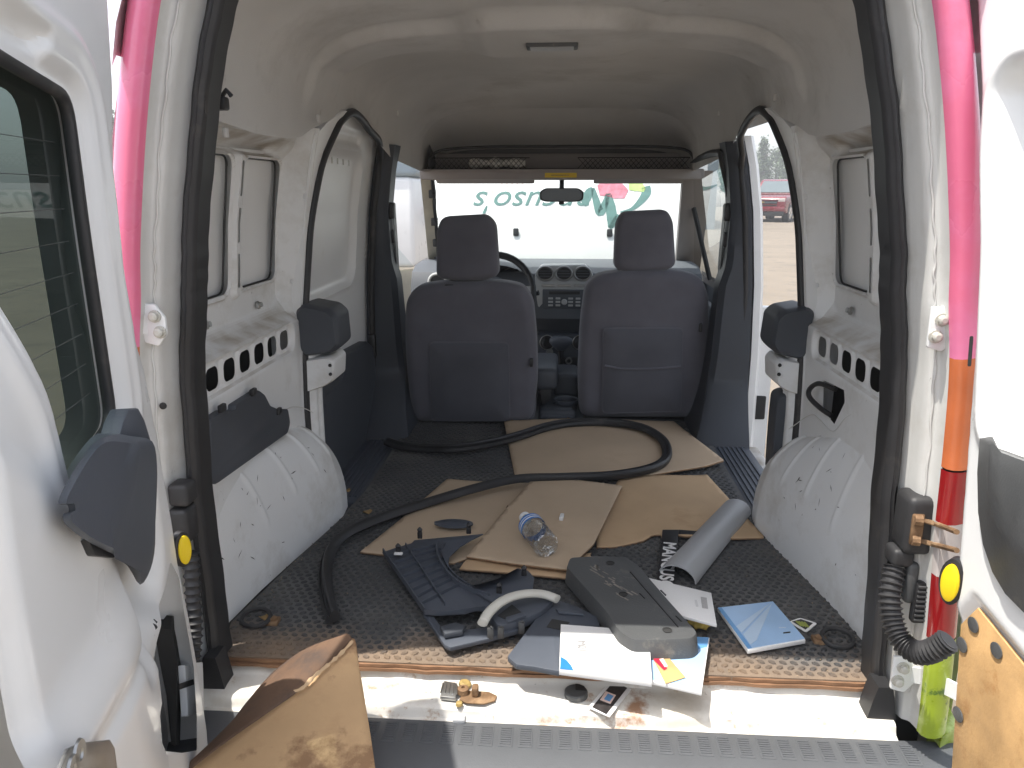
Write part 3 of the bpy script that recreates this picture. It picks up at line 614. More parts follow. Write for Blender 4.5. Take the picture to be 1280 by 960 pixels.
# ------------------------------------------------------------------ overhead shelf
def shelf():
    y0 = 2.06
    L = on_y(533, 212, y0); Rr = on_y(872, 210, y0); zt = (L[2] + Rr[2]) / 2; zb = on_y(700, 223, y0)[2]
    sh = MB().slab(rpoly([(L[0] - .03, y0, zb - .004), (Rr[0] + .03, y0, zb - .004), (Rr[0] + .03, y0, zt), (L[0] - .03, y0, zt)], .01), AY, .30, .006).build('overhead_shelf', 'linerp', VAN)
    # dark recess box behind the mouth
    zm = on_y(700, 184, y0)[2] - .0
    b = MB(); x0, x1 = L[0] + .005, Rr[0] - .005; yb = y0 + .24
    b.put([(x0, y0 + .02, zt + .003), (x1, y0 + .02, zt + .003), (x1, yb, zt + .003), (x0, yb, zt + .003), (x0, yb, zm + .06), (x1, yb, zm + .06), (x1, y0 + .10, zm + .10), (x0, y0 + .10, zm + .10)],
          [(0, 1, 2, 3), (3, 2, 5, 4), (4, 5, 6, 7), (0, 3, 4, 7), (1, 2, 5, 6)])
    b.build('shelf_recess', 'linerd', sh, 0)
    # elastic mouth rim
    rim = catmull([on_y(536, 211, y0), on_y(538, 198, y0), on_y(552, 188, y0 + .02), on_y(600, 184, y0 + .06), on_y(700, 183, y0 + .08), on_y(800, 183, y0 + .06), on_y(852, 186, y0 + .02), on_y(866, 196, y0), on_y(868, 209, y0)], 6)
    MB().tube(rim, .006, 6).build('shelf_rim', 'blackp', sh)
    # net: two sets of crossing cords
    for side, (xa, xb) in enumerate(((540, 662), (722, 862))):
        n = MB(); A = on_y(xa, 210, y0 + .012); B = on_y(xb, 210, y0 + .012); h = .045; w = B[0] - A[0]; k = int(w / .021)
        for i in range(k + 1):
            for s in (1, -1):
                xs = A[0] + i * .021; xe = xs + s * .042
                if xe < A[0] - .001 or xe > B[0] + .001: continue
                n.tube([(xs, A[1], zt), ((xs + xe) / 2, A[1] - .006, zt + h / 2), (xe, A[1], zt + h)], .0011, 4)
        n.tube([(A[0], A[1], zt + h), (B[0], A[1], zt + h)], .002, 5)
        n.build('cargo_net', 'net', sh, 0)
    q0 = on_y(586, 212, y0 + .03); q1 = on_y(656, 212, y0 + .03)
    g = MB(); uu = np.linspace(0, 1, 24); rr = []
    for u in uu:
        x = q0[0] + (q1[0] - q0[0]) * u; r = .018 + .005 * math.sin(u * 17) + .003 * math.sin(u * 31)
        rr.append([(x, q0[1] + .03 + 1.3 * r * math.cos(a), zt + .024 + r * math.sin(a) + .003 * math.sin(a * 3 + u * 20)) for a in np.linspace(0, 2 * math.pi, 12, endpoint=False)])
    g.rings(rr); o = g.build('folded_cloth', 'cloth', None, 60); tag(o, 'rolled white cloth behind the net on the overhead shelf', 'cloth')
    # yellow warning label
    a = on_y(681, 222, y0 - .001); c = on_y(721, 216, y0 - .001)
    lb = MB().box((a[0], y0 - .0025, a[2]), (c[0], y0 - .0005, c[2]), .0006, 1).build('warning_label', 'ylabel', sh)
    MB().box((a[0] * .8 + c[0] * .2, y0 - .0032, (a[2] + c[2]) / 2 - .0016), (a[0] * .25 + c[0] * .75, y0 - .0024, (a[2] + c[2]) / 2 + .0016)).build('label_print', 'brass', sh, 0)
    # sun visors and header
    for (xa, xb) in ((545, 668), (742, 855)):
        p0 = on_y(xa, 228, 2.24); p1 = on_y(xb, 232, 2.24)
        MB().slab(rpoly([(p0[0], 2.20, p0[2] + .02), (p1[0], 2.20, p0[2] + .02), (p1[0], 2.27, p0[2] - .006), (p0[0], 2.27, p0[2] - .006)], .015), (0, .7, .3), .014, .004).build('sun_visor', 'linerp', VAN)
    # mirror
    c = on_y(702, 243, 2.30)
    ol = [(c[0] - .098, c[2] - .025), (c[0] - .1, c[2] + .012), (c[0] - .075, c[2] + .028), (c[0] + .075, c[2] + .028), (c[0] + .1, c[2] + .012), (c[0] + .098, c[2] - .025), (c[0] + .07, c[2] - .033), (c[0] - .07, c[2] - .033)]
    mi = MB().slab(rpoly([(x, 2.30, z) for x, z in ol], .012), AY, .035, .006).build('rear_view_mirror', 'blackp', VAN)
    MB().slab(rpoly([(c[0] + (x - c[0]) * .92, 2.299, c[2] + (z - c[2]) * .86) for x, z in ol], .012), -AY, .0015).build('mirror_glass', mat('mirror_face', (.12, .13, .14), .35, metal=.6, var=.1), mi)  # dark reflection of the interior put into the face colour
    MB().tube([(c[0], 2.32, c[2] + .02), (c[0], 2.36, c[2] + .06), (c[0], 2.40, c[2] + .09)], .011, 8).box((c[0] - .012, 2.30, c[2] - .045), (c[0] + .012, 2.325, c[2] - .03), .003).build('mirror_stem', 'blackp', mi)
shelf()

# ------------------------------------------------------------------ C pillar fittings
def belt_cover(sd):
    px = (lambda a: a) if sd < 0 else (lambda a: a)
    if sd < 0: ol = [(367, 388), (376, 380), (408, 386), (419, 396), (423, 434), (414, 443), (380, 447), (373, 440)]
    else: ol = [(1021, 390), (1012, 383), (982, 388), (971, 397), (965, 434), (972, 444), (1004, 452), (1011, 444)]
    yy = .665
    P = rpoly([on_y(a, b, yy) for a, b in ol], .01)
    cx = np.mean(P, 0)
    rg = []
    for (t, s_) in ((.0, .86), (.012, .97), (.03, 1.0), (.09, 1.0), (.13, .98)):
        rg.append([cx + (p - cx) * s_ + AY * t for p in P])
    MB().rings(rg).build('belt_reel_cover', 'trim', VAN, 40)
    if sd < 0: ol = [(374, 450), (410, 446), (417, 452), (416, 477), (405, 484), (380, 492), (374, 486)]
    else: ol = [(1013, 454), (978, 449), (971, 456), (971, 480), (980, 488), (1008, 498), (1013, 490)]
    P = rpoly([on_y(a, b, .675) for a, b in ol], .008); cx = np.mean(P, 0)
    MB().rings([[cx + (p - cx) * s_ + AY * t for p in P] for t, s_ in ((0, .9), (.008, .985), (.02, 1.0), (.12, 1.0))]).build('belt_bracket', 'whited', VAN, 40)
    b = on_y(413 if sd < 0 else 974, 462, .672); q = MB()
    for k in range(2): q.lathe([(0, 0), (.005, 0), (.004, .004), (0, .005)], 8, b + np.array([0, -.002, .012 - .024 * k]), (sd * -.6, -1, 0))
    q.build('bracket_screws', 'dark', VAN, kind='stuff')
belt_cover(-1); belt_cover(1)

def CEDGE(z): return float(np.interp(z, [-.02, .40, .48, .58, .75, .89, .99, 1.06, 1.10], [.68, .68, .682, .695, .715, .75, .80, .88, .96]))
def c_pillar(sd):
    # pillar post closing the wall at the side-door opening, with the black opening seal on its edge
    zs = np.linspace(-.02, 1.085, 30); rg = []
    for z in zs:
        w = float(W(z)); yf = CEDGE(z)
        rg.append([(sd * (w - .034), min(yf - .02, float(np.interp(z, [1.0, 1.03, 1.056, 1.085], [.70, .72, .82, .96]))), z), (sd * (w - .036), yf - .01, z), (sd * (w - .026), yf, z), (sd * (w + .075), yf + .004, z), (sd * (w + .085), .70, z)])
    MB().rings(rg).build('c_pillar', 'white', VAN, 40)
    # opening seal: up the C pillar, along the cant rail, down the B pillar
    up = [(CEDGE(z) + .002, float(W(z)) - .038, z) for z in np.linspace(-.02, 1.03, 14)]
    top = [(.90, float(W(1.06)) - .034, 1.062), (.99, float(W(1.09)) - .03, 1.088), (1.12, float(W(1.08)) - .028, 1.078), (1.24, float(W(1.06)) - .025, 1.058), (1.33 + (.08 if sd < 0 else 0), float(W(1.04)) - .02, 1.035), (1.375 + (.12 if sd < 0 else 0), float(W(1.0)) - .012, .99)]
    dn = [(np.interp(z, [0, .5, .95], [1.40, 1.40, 1.385]) + (.13 if sd < 0 else .045) * min(1, z / .25), float(W(z)) - .012, z) for z in np.linspace(.95, .0, 12)]
    path = catmull([(sd * x, y, z) for (y, x, z) in up + top + dn], 4)
    MB().tube(path, .0115, 8).build('side_opening_seal', 'seal', VAN, 60)
c_pillar(-1); c_pillar(1)

def sliding_door_closed():
    y = np.arange(.70, 1.62, .006); z = np.arange(-.05, 1.12, .006)
    def disp(u, v):
        d = .012 + .018 * sstep(.015, -.015, rbox(u, v, 1.11, .775, .25, .205, .06)) - .006 * sstep(.012, 0, np.abs(rbox(u, v, 1.11, .775, .25, .205, .06) - .014))
        d += .010 * sstep(.008, -.008, rbox(u, v, 1.12, 1.03, .18, .018, .015))
        return d
    V, Fc = hpanel(y, z, lambda u, v, d: (-(W(v) + d), u, v), disp)
    sdr = add('sliding_door', V, Fc, 'white', VAN, 45, recalc=False)
    # handle slots row at panel top
    for k in range(5):
        q = on_wall(408 + k * 7, 199 + k * 1.2, -1, -.02); MB().box(q - np.array([.002, .0015, .009]), q + np.array([.002, .0015, .009])).build('panel_mark', 'jamb', sdr, 0)
    # dark lower trim, two-step outline
    def W3(px, py, ins): return on_wall(px, py, -1, ins)
    ol = [(421, 441), (450, 426), (457, 432), (461, 462), (468, 478), (472, 545), (468, 570), (452, 582), (428, 592), (418, 604), (396, 590), (387, 560), (384, 520), (388, 502), (400, 487), (415, 474)]
    base = rpoly([W3(a, b, -.01) for a, b in ol], .02); cx = np.mean(base, 0)
    rg = [[p for p in base], [p + np.array([.022, 0, 0]) for p in base], [cx + (p - cx) * .965 + np.array([.032, 0, 0]) for p in base], [cx + (p - cx) * .86 + np.array([.034, 0, 0]) for p in base]]
    MB().rings(rg).build('door_trim_panel', 'trim', sdr, 40)
    ol2 = [(425, 505), (460, 492), (464, 545), (430, 570)]
    # latch box near the B pillar
    q = on_wall(466, 432, -1, .015); MB().box(q - np.array([.012, .015, .045]), q + np.array([.012, .015, .045]), .004).build('door_latch', 'blackp', sdr)
    # pale sticker rows
    for k in range(4):
        q = on_wall(458, 298 + k * 7, -1, -.0105); MB().box(q - np.array([.0008, .022, .004]), q + np.array([.0008, .022, .004])).build('sticker', 'paper', sdr, 0)
    MB().rings([[(-(float(W(z)) + .09), y, z) for y in (.70, 1.56)] for z in np.linspace(-.2, 1.15, 16)], cap=False, closed=False).build('door_skin', 'outer', sdr, 60)
sliding_door_closed()

def b_pillar(sd):
    zs = np.linspace(-.012, 1.03, 36); rg = []; oy = .16 if sd < 0 else .05
    for z in zs:
        w = float(W(z)); yr = oy * min(1, z / .2) + np.interp(z, [0, .1, .2, .5, .95, 1.03], [1.335, 1.36, 1.375, 1.385, 1.375, 1.36]); yf = oy + np.interp(z, [0, .15, .5, .95, 1.03], [1.62, 1.56, 1.52, 1.50, 1.50])
        xi = w - np.interp(z, [0, .06, .15, .3, .55, .62, .8, .95, 1.03], [.175, .155, .135, .12, .10, .075, .055, .05, .05])
        rg.append([(sd * (w + .01), yr, z), (sd * (xi + .02), yr + .005, z), (sd * xi, yr + .025, z), (sd * xi, yf - .02, z), (sd * (xi + .02), yf, z), (sd * (w + .02), yf, z)])
    bp = MB().rings(rg).build('b_pillar_trim', 'pillark', VAN, 40)
    # belt: upper anchor, webbing and buckle tongue
    a = np.array([sd * (float(W(.80)) - .055), 1.44 + oy, .80])
    MB().box(a - np.array([.018, .022, .03]), a + np.array([.018, .022, .03]), .008).build('belt_anchor', 'blackp', bp)
    wv = [a + np.array([-sd * .012, .02, 0]), a + np.array([-sd * .01, .05, -.2]), a + np.array([-sd * .0, .08, -.5]), a + np.array([sd * .02, .10, -.75])]
    MB().rings([[p + np.array([0, -.022, 0]), p + np.array([0, .022, 0]), p + np.array([sd * .002, .022, 0]), p + np.array([sd * .002, -.022, 0])] for p in catmull(wv, 5)]).build('belt_webbing', 'blackp', bp)
    MB().box(a + np.array([-.012, .0, -.12]), a + np.array([.012, .04, -.07]), .006).build('belt_tongue', 'blackp', bp)
    # outer body of the pillar, white
    MB().rings([[(sd * (float(W(z)) + .022), 1.46, z), (sd * (float(W(z)) + .022), 1.60, z), (sd * (float(W(z)) + .060), 1.60, z), (sd * (float(W(z)) + .058), 1.48, z), (sd * (float(W(z)) + .045), 1.46, z)] for z in np.linspace(-.1, 1.05, 24)]).build('b_pillar', 'white', VAN, 40)
    return bp
BPL = b_pillar(-1); BPR = b_pillar(1)
# right: dark pad on the C pillar below the belt bracket, open hatch with a black pull loop
ol = [(970, 494), (982, 489), (994, 492), (1001, 510), (999, 545), (994, 568), (975, 584), (962, 592), (964, 560), (967, 520)]
P = rpoly([on_y(a, b, .72) for a, b in ol], .012); cx = np.mean(P, 0)
MB().rings([[cx + (p - cx) * s + AY * t for p in P] for t, s in ((-.012, .9), (-.006, .97), (.004, 1), (.05, 1))]).build('pillar_pad', 'trim', VAN, 40)
lp = catmull([(.660, .46, .435), (.640, .515, .435), (.630, .545, .415), (.630, .545, .395), (.645, .51, .378), (.660, .47, .37)], 6)
MB().tube(lp, .006, 8).build('pull_loop', 'blackp', WR)
# left: dark jack-compartment lid with notches and clips
ol = [(253, 524), (272, 512), (276, 516), (286, 512), (286, 506), (316, 487), (324, 493), (331, 507), (341, 511), (354, 511), (357, 528), (354, 541), (262, 606), (255, 600)]
base = rpoly([on_wall(a, b, -1, .036) for a, b in ol], .008, 3); cx = np.mean(base, 0)
lid = MB().rings([[p + np.array([-.004, 0, 0]) for p in base], [p + np.array([.010, 0, 0]) for p in base], [cx + (p - cx) * .975 + np.array([.014, 0, 0]) for p in base]]).build('compartment_lid', 'trim', VAN, 40)
for (a, b) in ((277, 510), (316, 490), (348, 514)):
    q = on_wall(a, b, -1, .05); MB().box(q - np.array([.004, .012, .008]), q + np.array([.006, .012, .008]), .003).build('lid_clip', 'blackp', lid)
# ================================================================== CAB
def pillow(name, ol, y, depth, mats, parent, rr=.03, lean=0., edge=.035, bulge=.012, sm=60):
    """cushion from an outline seen from behind: rounded rim, slightly domed faces"""
    P = np.array(rpoly([on_y(a, b, y) for a, b in ol], rr, 5)); cx = (P.min(0) + P.max(0)) / 2; sz = (P.max(0) - P.min(0)) / 2
    def ring(off, dy):
        s = np.array([1 - off / sz[0], 1, 1 - off / sz[2]]); Q = cx + (P - cx) * s; Q[:, 1] = y + dy; return Q
    rg = []
    for s in (.03, .3, .6, .85): rg.append(ring(edge + (1 - s) * (sz[0] - edge) * .98, -bulge * (1 - s * s)))
    for k in range(7):
        a = k / 6 * math.pi / 2; rg.append(ring(edge * (1 - math.sin(a)), edge * (1 - math.cos(a))))
    for k in range(7):
        a = k / 6 * math.pi / 2; rg.append(ring(edge * (1 - math.cos(a)), depth - edge + edge * math.sin(a)))
    rg.append(ring(sz[0] * .9, depth))
    z0 = P[:, 2].min()
    rg = [[(p[0], p[1] - lean * (p[2] - z0), p[2]) for p in r] for r in rg]
    return MB().rings(rg).build(name, mats, parent, sm)
def seat(px0, ol, hr, y, panel, label):
    lean = .16
    s = pillow('front_seat', ol, y, .15, 'fabric', VAN, .05, lean, .04, .010); s['label'] = label
    z0 = min(on_y(a, b, y)[2] for a, b in ol)
    h = pillow('headrest', hr, y - .075, .12, 'fabric', s, .025, .06, .03, .008)
    b = on_y((hr[0][0] + hr[3][0]) / 2, 345, y - .04)
    hx = on_y(sum(p[0] for p in hr) / len(hr), 345, y - .03)
    for d in (-.055, .055):
        MB().tube([(hx[0] + d, y - .02, hx[2] - .07), (hx[0] + d, y - .03, hx[2] + .06)], .0065, 8).build('headrest_post', 'chrome', s)
        MB().box((hx[0] + d - .017, y - .075, hx[2] - .040), (hx[0] + d + .017, y - .03, hx[2] - .025), .004).build('post_guide', 'blackp', s)
    # sewn centre panel with piping, following the lean
    P = [on_y(a, b, y) for a, b in panel]; P = rpoly(P, .02, 4); C_ = np.mean(P, 0)
    def lz(p, dy): return (p[0], y + dy - lean * (p[2] - z0), p[2])
    MB().rings([[lz(p, .03) for p in P], [lz(p, -.0125) for p in P], [lz(C_ + (p - C_) * .96, -.0165) for p in P], [lz(C_ + (p - C_) * .5, -.020) for p in P]]).build('back_panel', 'fabric2', s, 50)
    MB().tube([lz(p, -.011) for p in P], .0035, 6, closed=True).build('piping', 'fabric', s)
    # cushion and base
    xs = [on_y(a, b, y)[0] for a, b in ol]; x0, x1 = min(xs) + .01, max(xs) - .01
    MB().box((x0, y + .05, z0 - .02), (x1, y + .55, z0 + .14), .05, 4).build('seat_cushion', 'fabric', s, 60)
    MB().box((x0 + .03, y + .03, -.22), (x1 - .03, y + .5, z0), .02).build('seat_base', 'blackp', s)
    return s, lz
S1, lz1 = seat(590, [(514, 530), (509, 470), (508, 410), (511, 372), (524, 355), (556, 350), (628, 349), (656, 355), (667, 374), (671, 420), (672, 480), (665, 530)],
     [(544, 348), (545, 288), (552, 271), (608, 268), (619, 280), (623, 346), (602, 352), (564, 352)], 1.54, [(540, 524), (540, 424), (637, 424), (637, 524)], 'dark grey driver seat back with plain centre panel')
S2, lz2 = seat(800, [(724, 524), (722, 470), (725, 400), (731, 354), (746, 341), (785, 335), (846, 336), (873, 343), (883, 366), (885, 430), (884, 480), (877, 524)],
     [(768, 337), (770, 282), (777, 265), (834, 262), (842, 276), (846, 334), (824, 341), (786, 341)], 1.60, [(753, 515), (753, 406), (850, 406), (850, 512)], 'dark grey passenger seat back with creased centre panel')
# crease across the passenger seat panel
MB().tube([lz2(on_y(a, b, 1.60), -.021) for a, b in ((755, 453), (775, 457), (815, 457), (848, 454))], .005, 6).build('panel_crease', 'fabric', S2)
for (s, lz, y, a, b) in ((S1, lz1, 1.54, 665, 450), (S2, lz2, 1.6, 872, 406)):
    q = np.array(lz(on_y(a, b, y), -.005)); MB().box(q - np.array([.006, .004, .016]), q + np.array([.006, .012, .016]), .003).build('seat_lever', 'blackp', s)

def dash():
    # section (y, z) swept across the cab
    zt = on_y(640, 333, 2.45)[2]
    prof = [(2.40, zt - .62), (2.38, zt - .30), (2.30, zt - .22), (2.32, zt - .08), (2.36, zt - .02), (2.45, zt + .004), (2.65, zt + .01), (3.0, zt - .01), (3.05, zt - .3), (2.9, zt - .62)]
    rg = []
    for x in np.linspace(-.68, .68, 40):
        c = .05 * math.exp(-((x - .02) / .17) ** 4)
        rg.append([(x, y - (c if y < 2.4 else 0), z) for (y, z) in prof])
    d = MB().rings(rg).build('dashboard', 'dashk', VAN, 40)
    yv = 2.262
    P = lambda a, b, y=yv: on_y(a, b, y)
    # silver centre stack
    cs = rpoly([P(668, 346), P(676, 332), P(732, 331), P(742, 344), P(741, 384), P(734, 398), P(680, 398), P(672, 384)], .012)
    st = MB().slab(cs, AY, .09, .006).build('centre_stack', 'dashc', d)
    for px in (681.5, 705, 728.5):
        c = P(px, 342, yv - .002)
        th = np.linspace(0, 2 * math.pi, 24, endpoint=False)
        v = MB().tube([(c[0] + .0375 * math.cos(t), c[1] - .004, c[2] + .031 * math.sin(t)) for t in th], .0052, 8, closed=True).build('air_vent', 'steel', d)
        MB().slab(ellipse(c, AX, AZV, .034, .028, 20), -AY, .001).build('vent_throat', 'blackp', v)
        for k in (-1, 0, 1): MB().box((c[0] - .030, c[1] - .006, c[2] + k * .012 - .0016), (c[0] + .030, c[1] - .002, c[2] + k * .012 + .0016)).build('vent_slat', 'dashk', v)
    a = P(678, 386, yv - .003); b = P(733, 362, yv - .003)
    r = MB().box((a[0], a[1] - .004, a[2]), (b[0], a[1] + .01, b[2]), .004).build('radio', 'dashk', d)
    MB().box((a[0] + .03, a[1] - .006, b[2] - .022), (b[0] - .03, a[1] - .003, b[2] - .008), .001, 1).build('disc_slot', 'blackp', r)
    cx, cz = (a[0] + b[0]) / 2, (a[2] + b[2]) / 2 - .012
    MB().lathe([(0, .008), (.010, .008), (.013, .004), (.014, 0)], 18, (cx, a[1] - .004, cz), (0, -1, 0)).build('dial', 'dashc', r)
    for i in range(4):
        for j in range(3):
            x = cx + (-1.5 + i) * .034 + (.012 if i > 1 else -.012); z = cz + (j - 1) * .016
            MB().box((x - .011, a[1] - .007, z - .0045), (x + .011, a[1] - .003, z + .0045), .0012, 1).build('button', 'dashc', r)
    for k in range(3):
        x = cx - .075 + k * .075; z = b[2] + .018
        MB().box((x - .032, a[1] - .004, z - .006), (x + .032, a[1] + .002, z + .006), .002, 1).build('switch', 'steel', d)
    # driver-side vent
    c = P(547, 352, 2.28); th = np.linspace(0, 2 * math.pi, 24, endpoint=False)
    v = MB().tube([(c[0] + .04 * math.cos(t), c[1] - .004, c[2] + .036 * math.sin(t)) for t in th], .007, 8, closed=True).build('air_vent', 'dashc', d)
    MB().slab(ellipse(c, AX, AZV, .034, .030, 20), -AY, .001).build('vent_throat', 'blackp', v)
    # instrument hood
    c = P(615, 340, 2.34); hd = MB(); rg = []
    for y in (2.26, 2.30, 2.42):
        s = 1 if y > 2.28 else .95; rg.append([(c[0] + .19 * s * math.cos(t), y, c[2] - .03 + .075 * s * math.sin(t)) for t in np.linspace(0, math.pi, 20)])
    hd.rings(rg, cap=False, closed=False).build('instrument_hood', 'dashk', d, 60)
    MB().slab(ellipse((c[0], 2.40, c[2] - .03), AX, AZV, .17, .06, 24), -AY, .004).build('instrument_face', 'blackp', d)
    for dx in (-.085, .085):
        th = np.linspace(0, 2 * math.pi, 24, endpoint=False)
        MB().tube([(c[0] + dx + .045 * math.cos(t), 2.392, c[2] - .028 + .04 * math.sin(t)) for t in th], .003, 6, closed=True).build('dial_ring', 'steel', d)
    return d
DASH = dash()

def steering():
    c = on_y(617, 366, 2.12); tilt = R(22); u = AX; v = np.array([0, math.sin(tilt), math.cos(tilt)]); n = np.array([0, -math.cos(tilt), math.sin(tilt)])
    th = np.linspace(0, 2 * math.pi, 40, endpoint=False); r = .175
    w = MB().tube([c + u * r * math.cos(t) + v * r * math.sin(t) for t in th], .0155, 10, closed=True).build('steering_wheel', 'blackp', VAN, 60)
    MB().lathe([(0, .03), (.055, .03), (.07, .018), (.072, -.02)], 24, c, n).build('hub', 'dashk', w)
    for a in (R(175), R(5), R(270)):
        e = u * math.cos(a) + v * math.sin(a); p = np.cross(n, e)
        MB().slab([c + e * .05 + p * .022, c + e * (r - .004) + p * .015, c + e * (r - .004) - p * .015, c + e * .05 - p * .022], n, .012, .003).build('spoke', 'dashc', w)
    MB().tube([c - n * .02, c - n * .30], .035, 12).build('column', 'dashk', w)
    MB().tube([c - n * .06 + u * .03, c - n * .05 + u * .13, c - n * .03 + u * .20 + v * .01], [.009, .008, .012], 8).build('stalk', 'blackp', w)
steering()

def console():
    P = lambda a, b, y: on_y(a, b, y)
    lo = P(676, 528, 1.62); hi = P(720, 500, 1.62)
    # rear box of the console
    x0, x1 = P(673, 515, 1.62)[0], P(720, 515, 1.62)[0]; zt = P(697, 503, 1.62)[2]; zb = -.05
    k = MB().box((x0, 1.62, zb), (x1, 2.42, zt - .03), .02, 3)
    c = k.build('centre_console', 'trim', VAN)
    MB().slab(rpoly([(x0 + .012, 1.617, zb + .05), (x1 - .012, 1.617, zb + .05), (x1 - .012, 1.617, zt - .05), (x0 + .012, 1.617, zt - .05)], .015), -AY, .004, .002).build('rear_lid', 'trimb', c)
    q = np.array([P(708, 492, 1.70)[0], 1.72, zt - .028])
    MB().lathe([(.045, -.002), (.050, 0), (.053, .012), (.050, .016), (.043, .014), (.038, -.02), (.036, -.06), (0, -.062)], 26, q, AZV).build('cup_holder', 'trimb', c)
    # armrest of the driver seat
    a = P(664, 485, 1.66); b = P(697, 462, 1.66)
    ar = MB().box((a[0], 1.62, a[2]), (b[0], 1.95, b[2] + .01), .022, 4).build('armrest', 'trim', c, 60)
    MB().slab([P(672, 486, 1.66), P(690, 486, 1.66), P(688, 500, 1.66), P(678, 508, 1.66)], AY, .12, .006).build('armrest_hinge', 'blackp', c)
    # middle block and gear selector
    MB().box((P(693, 478, 1.92)[0], 1.85, 0), (P(722, 478, 1.92)[0], 2.05, P(700, 463, 1.92)[2]), .015, 3).build('console_block', 'trim', c)
    g0 = P(702, 468, 2.10); g1 = P(701, 430, 2.06)
    g = MB().tube([g0, (g0 + g1) / 2, g1], [.012, .010, .016], 10).build('gear_lever', 'blackp', c)
    MB().rings([[np.array([g1[0] + .052 * s * math.cos(t), g1[1] + .028 * s * math.sin(t), g1[2] + h]) for t in np.linspace(0, 2 * math.pi, 16, endpoint=False)] for s, h in ((.3, -.03), (.75, -.008), (1, .008), (.95, .024), (.6, .034))]).build('gear_knob', 'trimb', g, 60)
    # lower dash panel with heater knobs and sockets
    y = 2.255; l0 = P(670, 470, y); l1 = P(735, 418, y)
    MB().box((l0[0], y, l0[2] - .05), (l1[0], y + .12, l1[2]), .012, 3).build('lower_stack', 'trim', c)
    for a, b in ((684, 428), (725, 428)):
        q = P(a, b, y - .001); kn = MB().lathe([(0, .022), (.018, .022), (.022, .016), (.030, .006), (.032, 0)], 22, q, (0, -1, 0)).build('heater_knob', 'blackp', c)
        MB().tube([q + np.array([.034 * math.cos(t), -.002, .034 * math.sin(t)]) for t in np.linspace(0, 2 * math.pi, 24, endpoint=False)], .0022, 6, closed=True).build('knob_ring', 'steel', c)
    for a, b in ((687, 440), (711, 451)):
        q = P(a, b, y - .001); MB().lathe([(0, -.0), (.008, 0), (.010, .006), (.016, .006), (.017, 0)], 18, q, (0, -1, 0)).build('power_socket', 'steel', c)
    q0 = P(684, 462, y - .001); q1 = P(722, 446, y - .001); MB().box((q0[0], y - .003, q0[2]), (q1[0], y + .01, q1[2]), .004).build('open_tray', 'blackp', c)
console()

